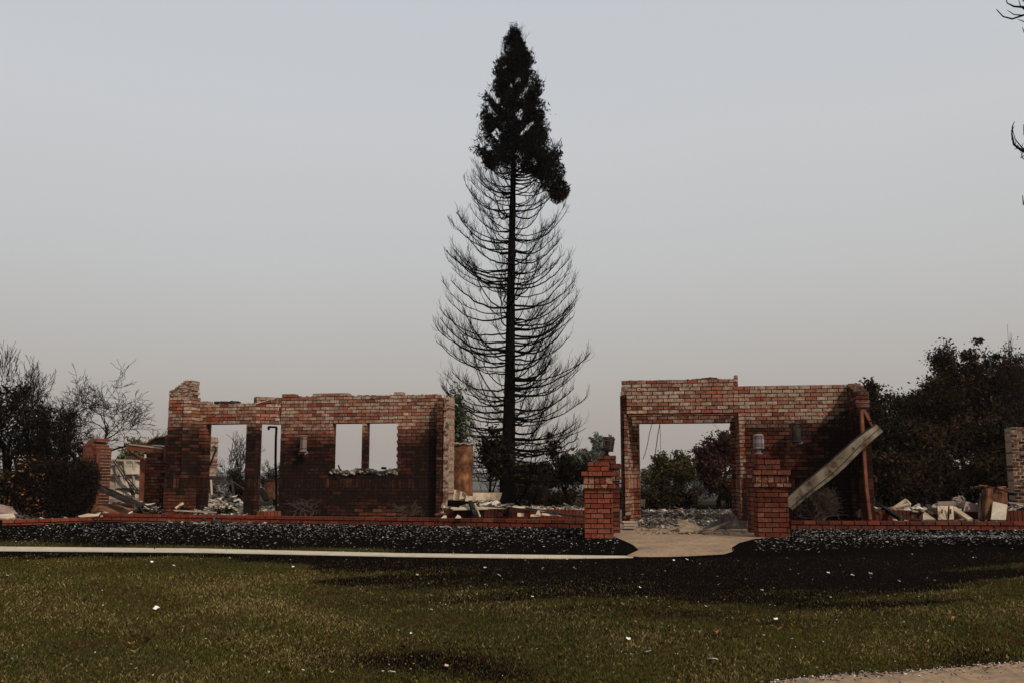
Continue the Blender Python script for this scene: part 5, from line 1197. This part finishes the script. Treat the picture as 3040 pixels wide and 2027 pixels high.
mound('rubble_bed', 1310, 1745, 22.6, 28, lambda px, D: .28 + .12 * math.exp(-((px - 1430) / 60) ** 2)); rubble('rubble', 'tan and white rubble behind the planter kerb between the tank and the gate pillars', [(560, 1300, 22.4, 24.0, .02, 260, (.1, .3, .02), (.03, .09)), (1322, 1745, 22.6, 25, lambda px, D: .30 + .14 * math.exp(-((px - 1430) / 60) ** 2), 1500, (.55, .22, .1), (.03, .085)), (1330, 1740, 21.3, 22.2, .0, 260, (.25, .3, .1), (.02, .05))], 2)
hC = lambda px, D: .01 + .07 * sst(20.6, 22.5, D) + .10 * sst(22.8, 25.5, D)
mound('rubble_bed', 1885, 2230, 20.2, 27.5, hC); rubble('rubble', 'grey ash and rubble spread through the porch opening', [(1890, 2240, 20.5, 27, hC, 3600, (.15, .30, .04), (.015, .05)), (1890, 2240, 18.0, 20.8, .01, 1300, (.08, .25, .0), (.008, .028))], 3)
mound('rubble_bed', 2590, 3140, 21.0, 26, lambda px, D: .29); rubble('rubble', 'tan and white rubble heaped behind the planter kerb at the right edge', [(2596, 3120, 21.1, 23, .30, 1500, (.45, .3, .06), (.025, .075)), (2600, 3120, 21.1, 22.6, .33, 110, (.45, .3, .0), (.08, .17)), (2600, 3120, 21.0, 22.6, .34, 260, (.1, .3, .1), (.05, .12)), (2600, 3120, 20.25, 21.0, .01, 420, (.35, .3, .1), (.012, .04)), (1320, 1740, 20.9, 22.0, .01, 420, (.35, .3, .1), (.012, .04)), (2650, 2960, 20.6, 21.0, .16, 160, (.35, .3, .1), (.015, .05)), (2980, 3120, 21, 22.5, .38, 200, (.5, .3, .1), (.03, .07))], 4)
rubble('rubble', 'dark rubble and ash in the bed between the low wall and the left ruin', [(300, 500, 24.0, 26, lambda px, D: .10 + .25 * math.exp(-((px - 440) / 40) ** 2), 900, (.28, .3, .05), (.02, .07)), (500, 1300, 22.6, 24.2, lambda px, D: .03, 500, (.18, .2, .05), (.015, .045)), (560, 735, 23.5, 24.8, lambda px, D: .12, 480, (.5, .2, .05), (.02, .07)), (0, 300, 23.6, 25, .02, 500, (.45, .25, .05), (.02, .07)), (2350, 2590, 20.1, 20.7, .02, 160, (.3, .2, .1), (.01, .03))], 5)
mound('garden_bed', 300, 1300, 23.0, 24.6, lambda px, D: .02, 40, 6)
# ------------------------------------------------------------------ grass, ash flakes, leaves on the lawn
rng = np.random.default_rng(77)
def scatter(n, Y0, Y1, power=1.):
    Y = Y0 + (Y1 - Y0) * rng.uniform(0, 1, n) ** power; Xx = rng.uniform(-.66, .66, n) * (Y + .8); return Xx, Y
def blades(n, Y0, Y1, hgt, wid, pw):
    X, Y = scatter(n, Y0, Y1, pw); Z = gz(X, Y); px, py = proj((X, Y, Z)); b = burn(px, py)
    nz_ = .5 + .5 * np.sin(X * 2.3 + np.sin(Y * 1.9) * 2) * np.sin(Y * 2.7 + X * .7)
    paved = (py > np.interp(px, [2180, 2330, 2500, 2700, 2880, 3000, 3200], [2060, 2022, 2006, 1997, 1983, 1972, 1960])) & (px > 2180)
    pathm = (py < 1657) & (py > np.interp(px, [0, 600, 1200, 1880], [1621, 1627, 1641, 1650])) & (py < np.interp(px, [0, 600, 1200, 1650, 1880], [1639, 1644, 1656, 1662, 1657])) & (px < 1895)
    pathm |= (px > 1890) & (px < 2172) & (py < 1656 - 14 * np.clip((px - 2080) / 90, 0, 1))
    keep = (rng.uniform(0, 1, n) < (1 - .45 * b)) & ~paved & ~pathm; X, Y, Z, b, px, py, nz_ = [a[keep] for a in (X, Y, Z, b, px, py, nz_)]; n = len(X)
    pat0 = .5 + .28 * np.sin(X * 1.9 + 2 * np.sin(Y * 1.3 + X * .5)) + .22 * np.sin(Y * 3.7 + 1.7 * np.sin(X * 2.9)); h = hgt * rng.uniform(.4, 1.25, n) * (1 - .45 * b) * (.75 + .5 * nz_); w = wid * rng.uniform(.6, 1.4, n)
    a = rng.uniform(0, 2 * np.pi, n); ln = rng.uniform(.2, 1.1, n) * h; la = rng.uniform(0, 2 * np.pi, n)
    dx, dy = np.cos(a) * w, np.sin(a) * w; lx, ly = np.cos(la) * ln, np.sin(la) * ln
    V = np.stack([np.stack([X - dx, Y - dy, Z - .01], 1), np.stack([X + dx, Y + dy, Z - .01], 1), np.stack([X + dx * .6 + lx * .35, Y + dy * .6 + ly * .35, Z + h * .6], 1), np.stack([X - dx * .1 + lx, Y - dy * .1 + ly, Z + h], 1)], 1).reshape(-1, 3)
    pat = .5 + .28 * np.sin(X * 1.9 + 2 * np.sin(Y * 1.3 + X * .5)) + .22 * np.sin(Y * 3.7 + 1.7 * np.sin(X * 2.9)); straw = np.clip(-.08 + .55 * pat ** 1.6 + .24 * np.exp(-((px - 700) / 420) ** 2 - ((py - 1790) / 110) ** 2) + .18 * nz_ * (rng.uniform(0, 1, n) < .5) - .2 * (py < 1700), 0, .8)
    isb = rng.uniform(0, 1, n) < b; iss = rng.uniform(0, 1, n) < straw; redb = (~isb) & (rng.uniform(0, 1, n) < .10 + .3 * (pat < .22))
    big = .5 + .5 * np.sin(X * .8 + 2) * np.sin(Y * 1.1 + X * .4)
    g = np.stack([.028 + .014 * big + .009 * pat, .0325 + .010 * big, .0095 + .0 * big], 1) * rng.uniform(.5, 1.5, (n, 1)); s = np.stack([np.full(n, .135), np.full(n, .10), np.full(n, .042)], 1) * rng.uniform(.4, 1.6, (n, 1)); g *= 1.45; s *= 1.25
    k = np.stack([np.full(n, .0055), np.full(n, .0042), np.full(n, .0035)], 1) * rng.uniform(.3, 1.7, (n, 1)); kb = (rng.uniform(0, 1, n) < .34) & (Y < 14.2); k[kb] = np.array([.055, .034, .018]) * rng.uniform(.5, 1.2, (kb.sum(), 1))
    c = np.where(iss[:, None], s, g); c[redb] = np.array([.075, .035, .018]) * rng.uniform(.5, 1.5, (redb.sum(), 1)); c = np.where(isb[:, None], k, c)
    return V, np.arange(4 * n).reshape(n, 4), np.repeat(c, 4, 0)
parts_ = [blades(470000, 6.6, 14.8, .027, .0032, 1.15), blades(140000, 13.0, 22.6, .028, .0055, 1.0)]
V = np.concatenate([p[0] for p in parts_]); Cc = np.concatenate([p[2] for p in parts_]); Fc = np.arange(len(V)).reshape(-1, 4)
tag(np_object('grass', V, Fc, Cc, 'grass'), 'short patchy green and straw-coloured grass, burnt black toward the ruins', kind='stuff')
def flakes(n, gen, size, cols):
    X, Y, wgt = gen(n); Z = gz(X, Y) + .018; c = np.stack([X, Y, Z], 1); k = len(X)
    a = rng.uniform(0, 2 * np.pi, k); s = size * rng.uniform(.4, 1.5, k) ** 1.5 * wgt; t1 = rng.uniform(-.35, .35, k); t2 = rng.uniform(-.35, .35, k)
    u = np.stack([np.cos(a), np.sin(a), t1], 1) * s[:, None]; v = np.stack([-np.sin(a), np.cos(a), t2], 1) * (s * rng.uniform(.3, .8, k))[:, None]; up = np.array([0, 0, .004])
    q = [c - u * rng.uniform(.6, 1.2, (k, 1)), c - v * rng.uniform(.6, 1.2, (k, 1)), c + u * rng.uniform(.6, 1.2, (k, 1)), c + v * rng.uniform(.6, 1.2, (k, 1))]
    V = np.stack(q + [x + up for x in q], 1).reshape(-1, 3); o = np.arange(k)[:, None] * 8
    F_ = np.concatenate([o + np.array([f]) for f in ((3, 2, 1, 0), (4, 5, 6, 7), (0, 1, 5, 4), (1, 2, 6, 5), (2, 3, 7, 6), (3, 0, 4, 7))], 0)
    pal = np.array(cols); cc = pal[rng.integers(0, len(pal), k)] * rng.uniform(.6, 1.2, (k, 1)); return V, F_, np.repeat(cc, 8, 0)
def gen_bed(n):
    Y = rng.uniform(14.6, 22.5, n); X = rng.uniform(-.56, .56, n) * Y; Z = gz(X, Y); px, py = proj((X, Y, Z))
    yt = np.interp(px, [0, 290, 900, 1740, 2346, 3040], [1570, 1548, 1556, 1566, 1568, 1568]); yb2 = np.interp(px, [0, 900, 1500, 1880, 2170, 2300, 3040], [1612, 1618, 1634, 1650, 1640, 1700, 1730])
    dens = np.clip(1.05 - (py - yt) / (yb2 - yt + 1) * .93, .06, 1) ** 1.15 * np.interp(px, [0, 300, 900, 1740, 2346, 3040], [.35, .8, 1, .8, 1, .9])
    pathm = (px > 1835) & (px < 2240) & (py < 1655)
    k = (py > yt) & (py < yb2 + 10) & (rng.uniform(0, 1, n) < dens) & ~pathm; return X[k], Y[k], np.ones(k.sum())
def gen_lawn(n):
    Y = rng.uniform(7, 17, n) ; X = rng.uniform(-.58, .58, n) * Y; return X, Y, np.ones(n) * .8
WH = [(.55, .54, .54), (.70, .68, .66), (.35, .34, .34), (.5, .44, .38)]
P1_ = flakes(14000, gen_bed, .0150, [tuple(v * q for v in c) for c in WH for q in (.22, .4, .6, .95)]); P2_ = flakes(900, gen_lawn, .011, WH + [(.4, .22, .12), (.02, .018, .018), (.015, .012, .012)])
V = np.concatenate([P1_[0], P2_[0]]); Fc = np.concatenate([P1_[1], P2_[1] + len(P1_[0])]); Cc = np.concatenate([P1_[2], P2_[2]])
tag(np_object('ash_flakes', V, Fc, Cc, 'flake'), 'fine white ash flakes sprinkled over the burnt grass', kind='stuff')
# crumbs on the pavement's dirty edge
def gen_kerb(n):
    px = rng.uniform(2250, 3250, n); py = np.interp(px, [2230, 2330, 2500, 2700, 2880, 3000, 3200], [2040, 2022, 2006, 1997, 1983, 1972, 1960]) + rng.exponential(8, n) - 4
    P_ = [gpt(a, b) for a, b in zip(px, py)]; return np.array([p.x for p in P_]), np.array([p.y for p in P_]), np.ones(n)
V, Fc, Cc = flakes(1100, gen_kerb, .009, WH + [(.02, .015, .012)] * 12 + [(.12, .07, .04)] * 2); tag(np_object('pavement_litter', V, Fc, Cc, 'flake'), 'crumbs of ash, soot and leaf litter along the edge of the street pavement', kind='stuff')
# larger pieces one can pick out
def lawn_piece(name, px, py, s, col, kind_, seed):
    s *= .8; col = tuple(v * (.62 if kind_ == 'leaf' else .9) for v in col)
    p = gpt(px, py, .0); rr = random.Random(seed); m = MB(); m.col = col; n = 7 if kind_ != 'leaf' else 8; R0 = s; rows = []
    a0 = rr.uniform(0, 3.14); tilt = rr.uniform(.15, .5)
    c = Vector((p.x, p.y, p.z + .03 + s * .25)); ring = []
    for k in range(n):
        a = 2 * math.pi * k / n; r = R0 * (rr.uniform(.65, 1.15) if kind_ != 'leaf' else (1.0 if k % 4 == 0 else .48)); x, y = math.cos(a) * r, math.sin(a) * r * .7
        ring.append(c + Vector((x * math.cos(a0) - y * math.sin(a0), x * math.sin(a0) + y * math.cos(a0), y * tilt + rr.uniform(-.25, .25) * s + (abs(x) * .5 if kind_ == 'leaf' else 0))))
    for k in range(n): m.quad([c, ring[k], ring[(k + 1) % n]])
    dn = Vector((0, 0, -.005))
    for k in range(n): m.quad([c + dn, ring[(k + 1) % n] + dn, ring[k] + dn]); m.quad([ring[k], ring[k] + dn, ring[(k + 1) % n] + dn, ring[(k + 1) % n]])
    return m.build(name, 'flake', loc=p)
WHT, ORG, BLK, GRY = (.72, .70, .68), (.34, .13, .05), (.012, .010, .010), (.16, .14, .13)
pieces = [(2115, 1968, .055, 'large white ash flake in the front lawn toward the bottom right', WHT), (463, 1812, .045, 'white ash flake alone in the left half of the lawn', WHT), (1165, 2006, .034, 'white ash flake at the bottom of the lawn, left of centre', WHT), (1325, 1985, .028, 'small pinkish ash flake at the bottom centre of the lawn', (.5, .35, .25)), (1240, 1712, .032, 'tan ash flake on the burnt patch below the pavement', (.5, .3, .18)), (1482, 1714, .04, 'white ash flake at the right of the burnt patch below the pavement', WHT), (1280, 1818, .028, 'white ash flake in the middle of the lawn left of the scorched line', WHT), (1220, 1888, .026, 'small white ash flake low in the middle lawn', WHT), (2460, 1706, .035, 'white ash flake on the black slope at right', WHT), (2531, 1713, .04, 'white ash flake just left of the lower right black slope edge', WHT), (2585, 1708, .036, 'white ash flake beside another on the black slope', WHT), (2670, 1731, .035, 'white sliver of ash at the lower edge of the black slope', WHT), (2466, 1780, .035, 'white ash flake beside a black chunk on the right lawn', WHT), (2303, 1845, .035, 'white ash flake right of the centre of the lawn', WHT), (1865, 1905, .030, 'white ash curl left of the bottom right lawn', WHT), (1925, 1943, .032, 'grey ash sliver in the bottom middle lawn', (.4, .4, .4)), (2000, 1668, .03, 'white ash flake just below the entrance path', WHT), (2040, 1666, .035, 'white strip of ash below the entrance path', WHT), (870, 1688, .03, 'white ash flake below the pavement left of the burnt patch', WHT), (683, 1662, .035, 'yellowish dry leaf at the pavement edge', (.42, .33, .10)), (170, 1673, .03, 'pinkish flake in the upper left lawn', (.45, .27, .18)), (450, 1673, .03, 'white flake below the pavement in the left lawn', WHT), (515, 1684, .026, 'small white flake right of another in the left lawn', WHT), (22, 1714, .03, 'white flake at the left edge of the lawn', WHT), (410, 1748, .05, 'grey flat stone in the left lawn', (.22, .2, .18)), (1900, 1750, .028, 'white flake on the scorched middle lawn', WHT), (1580, 1778, .028, 'white flake on the scorched line in the lawn', WHT), (2262, 1758, .028, 'white flake in the scorched right half of the lawn', WHT), (1440, 1690, .03, 'white flake near the top of the burnt patch', WHT), (2095, 1806, .024, 'white flake above the orange scraps', WHT)]
for i, (x, y, s, lab, col) in enumerate(pieces): tag(lawn_piece('ash_flake', x, y, s, col, 'flake', i), lab, 'ash flake', 'larger ash flakes on the lawn')
leaves_ = [(2127, 1888, .045, 'bright orange-brown scrap in the right lawn, right of the big white flake', ORG), (2195, 1828, .035, 'orange scrap near the scorched edge of the lawn', (.42, .14, .06)), (2828, 1845, .05, 'tan leaf at the right side of the lawn', (.35, .19, .09)), (2310, 1877, .05, 'long tan-pink leaf in the right lawn', (.36, .18, .11)), (387, 1922, .04, 'golden leaf low in the left lawn', (.42, .22, .05)), (132, 1846, .04, 'golden scrap in the left lawn', (.35, .2, .07)), (2528, 1845, .04, 'dark red leaf in the right lawn', (.2, .04, .02)), (2755, 1915, .032, 'pale orange leaf toward the right edge of the lawn', (.4, .25, .15)), (400, 1945, .06, 'olive-tan flat leaf low in the left lawn', (.2, .15, .06)), (985, 2008, .035, 'small yellow-green leaf at the bottom of the lawn', (.3, .3, .08))]
for i, (x, y, s, lab, col) in enumerate(leaves_): tag(lawn_piece('dry_leaf', x, y, s, col, 'leaf', 100 + i), lab, 'leaf', 'dry leaves on the lawn')
chunks = [(2443, 1788, .08, 'largest black charred chunk on the right lawn'), (2600, 1815, .06, 'flat black chunk right of the largest charred chunk'), (225, 1785, .05, 'black charred chunk in the left lawn, lower of two'), (255, 1782, .045, 'black charred chunk in the left lawn beside another'), (374, 1757, .03, 'small black char left of the grey stone'), (477, 1751, .04, 'black char right of the grey stone'), (290, 1856, .05, 'black scrap in the lower left lawn'), (440, 1908, .07, 'brown-black leaf clump low in the left lawn'), (155, 1950, .03, 'small black scrap at the lower left'), (1112, 1786, .05, 'dark chunk in the middle lawn under the burnt patch'), (1090, 1828, .05, 'brown chunk in the middle lawn'), (680, 1910, .05, 'grey scrap in the lower left-centre lawn'), (2200, 1890, .05, 'black scrap right of the orange scraps'), (1970, 1918, .04, 'brown curled scrap in the lower middle lawn'), (2250, 1920, .05, 'dark curled leaf below the orange scraps'), (1385, 1882, .04, 'dark narrow scrap in the middle lawn'), (1195, 1930, .05, 'dark brown scrap bottom centre')]
for i, (x, y, s, lab) in enumerate(chunks): tag(lawn_piece('charred_scrap', x, y, s * .8, BLK if i % 3 else (.03, .02, .016), 'flake', 200 + i), lab, 'charred scrap', 'charred scraps on the lawn')
# lattice mast far away above the broken column
D = 420.; m = MB(); b0, t0 = at(612, 1420, D), at(611, 1272, D); w0, w1 = 2.3, .8
for sx_ in (-1, 1):
    for sy_ in (-1, 1): m.bar((b0.x + sx_ * w0, D + sy_ * w0, -8), (t0.x + sx_ * w1, D + sy_ * w1, t0.z), .16, .16)
for k in range(7):
    f0, f1 = k / 7, (k + 1) / 7; z0_, z1_ = b0.z + (t0.z - b0.z) * f0, b0.z + (t0.z - b0.z) * f1; wa, wb = w0 + (w1 - w0) * f0, w0 + (w1 - w0) * f1
    m.bar((b0.x - wa, D - wa, z0_), (b0.x + wb, D - wb, z1_), .12, .12); m.bar((b0.x + wa, D - wa, z0_), (b0.x - wb, D - wb, z1_), .12, .12); m.bar((b0.x - wb, D - wb, z1_), (b0.x + wb, D - wb, z1_), .12, .12)
put('lattice_mast', 'pale far-off lattice pylon just above the broken column in the wide doorway', 'pylon', m, 'metal', (b0.x, D, -8))
# far wooded hills, almost lost in the smoke
rng = np.random.default_rng(5); n = 260; xs_ = np.linspace(-2200, 2200, n); V = []; 
for j, (yy, zf) in enumerate([(1750, -30), (1800, .0), (1950, 1.0), (2300, .9), (2500, 0)]):
    for i, x in enumerate(xs_):
        top_ = 11 + 6 * math.sin(x * .004 + 1) + 4 * math.sin(x * .011) + 2.2 * math.sin(x * .06) + rng.uniform(-1.5, 1.5)
        V.append((x, yy, -32 if zf < 0 else -20 + (top_ + 20) * (zf if zf else .45)))
idx = np.arange(4 * n).reshape(4, n)[:, :-1].ravel(); o = np_object('hills', np.array(V), np.stack([idx, idx + 1, idx + n + 1, idx + n], 1), np.tile([0., 1., 0.], (len(V), 1)), 'ground'); tag(o, kind='structure')
# ------------------------------------------------------------------ smoke haze
HZ_D = 0.0002
t = bpy.data.materials.new('haze'); t.use_nodes = True; nt = t.node_tree; nt.nodes.clear(); o = nt.nodes.new('ShaderNodeOutputMaterial'); v = nt.nodes.new('ShaderNodeVolumePrincipled')
v.inputs['Color'].default_value = (.95, .93, .92, 1); v.inputs['Density'].default_value = HZ_D; v.inputs['Anisotropy'].default_value = .2
nt.links.new(v.outputs[0], o.inputs['Volume']); M['haze'] = t
m = MB(); m.box((0, 1200, -3.5), (2000, 0, 0), (0, 1400, 0), (0, 0, 28.5)); o = m.build('haze', 'haze'); tag(o, kind='stuff')
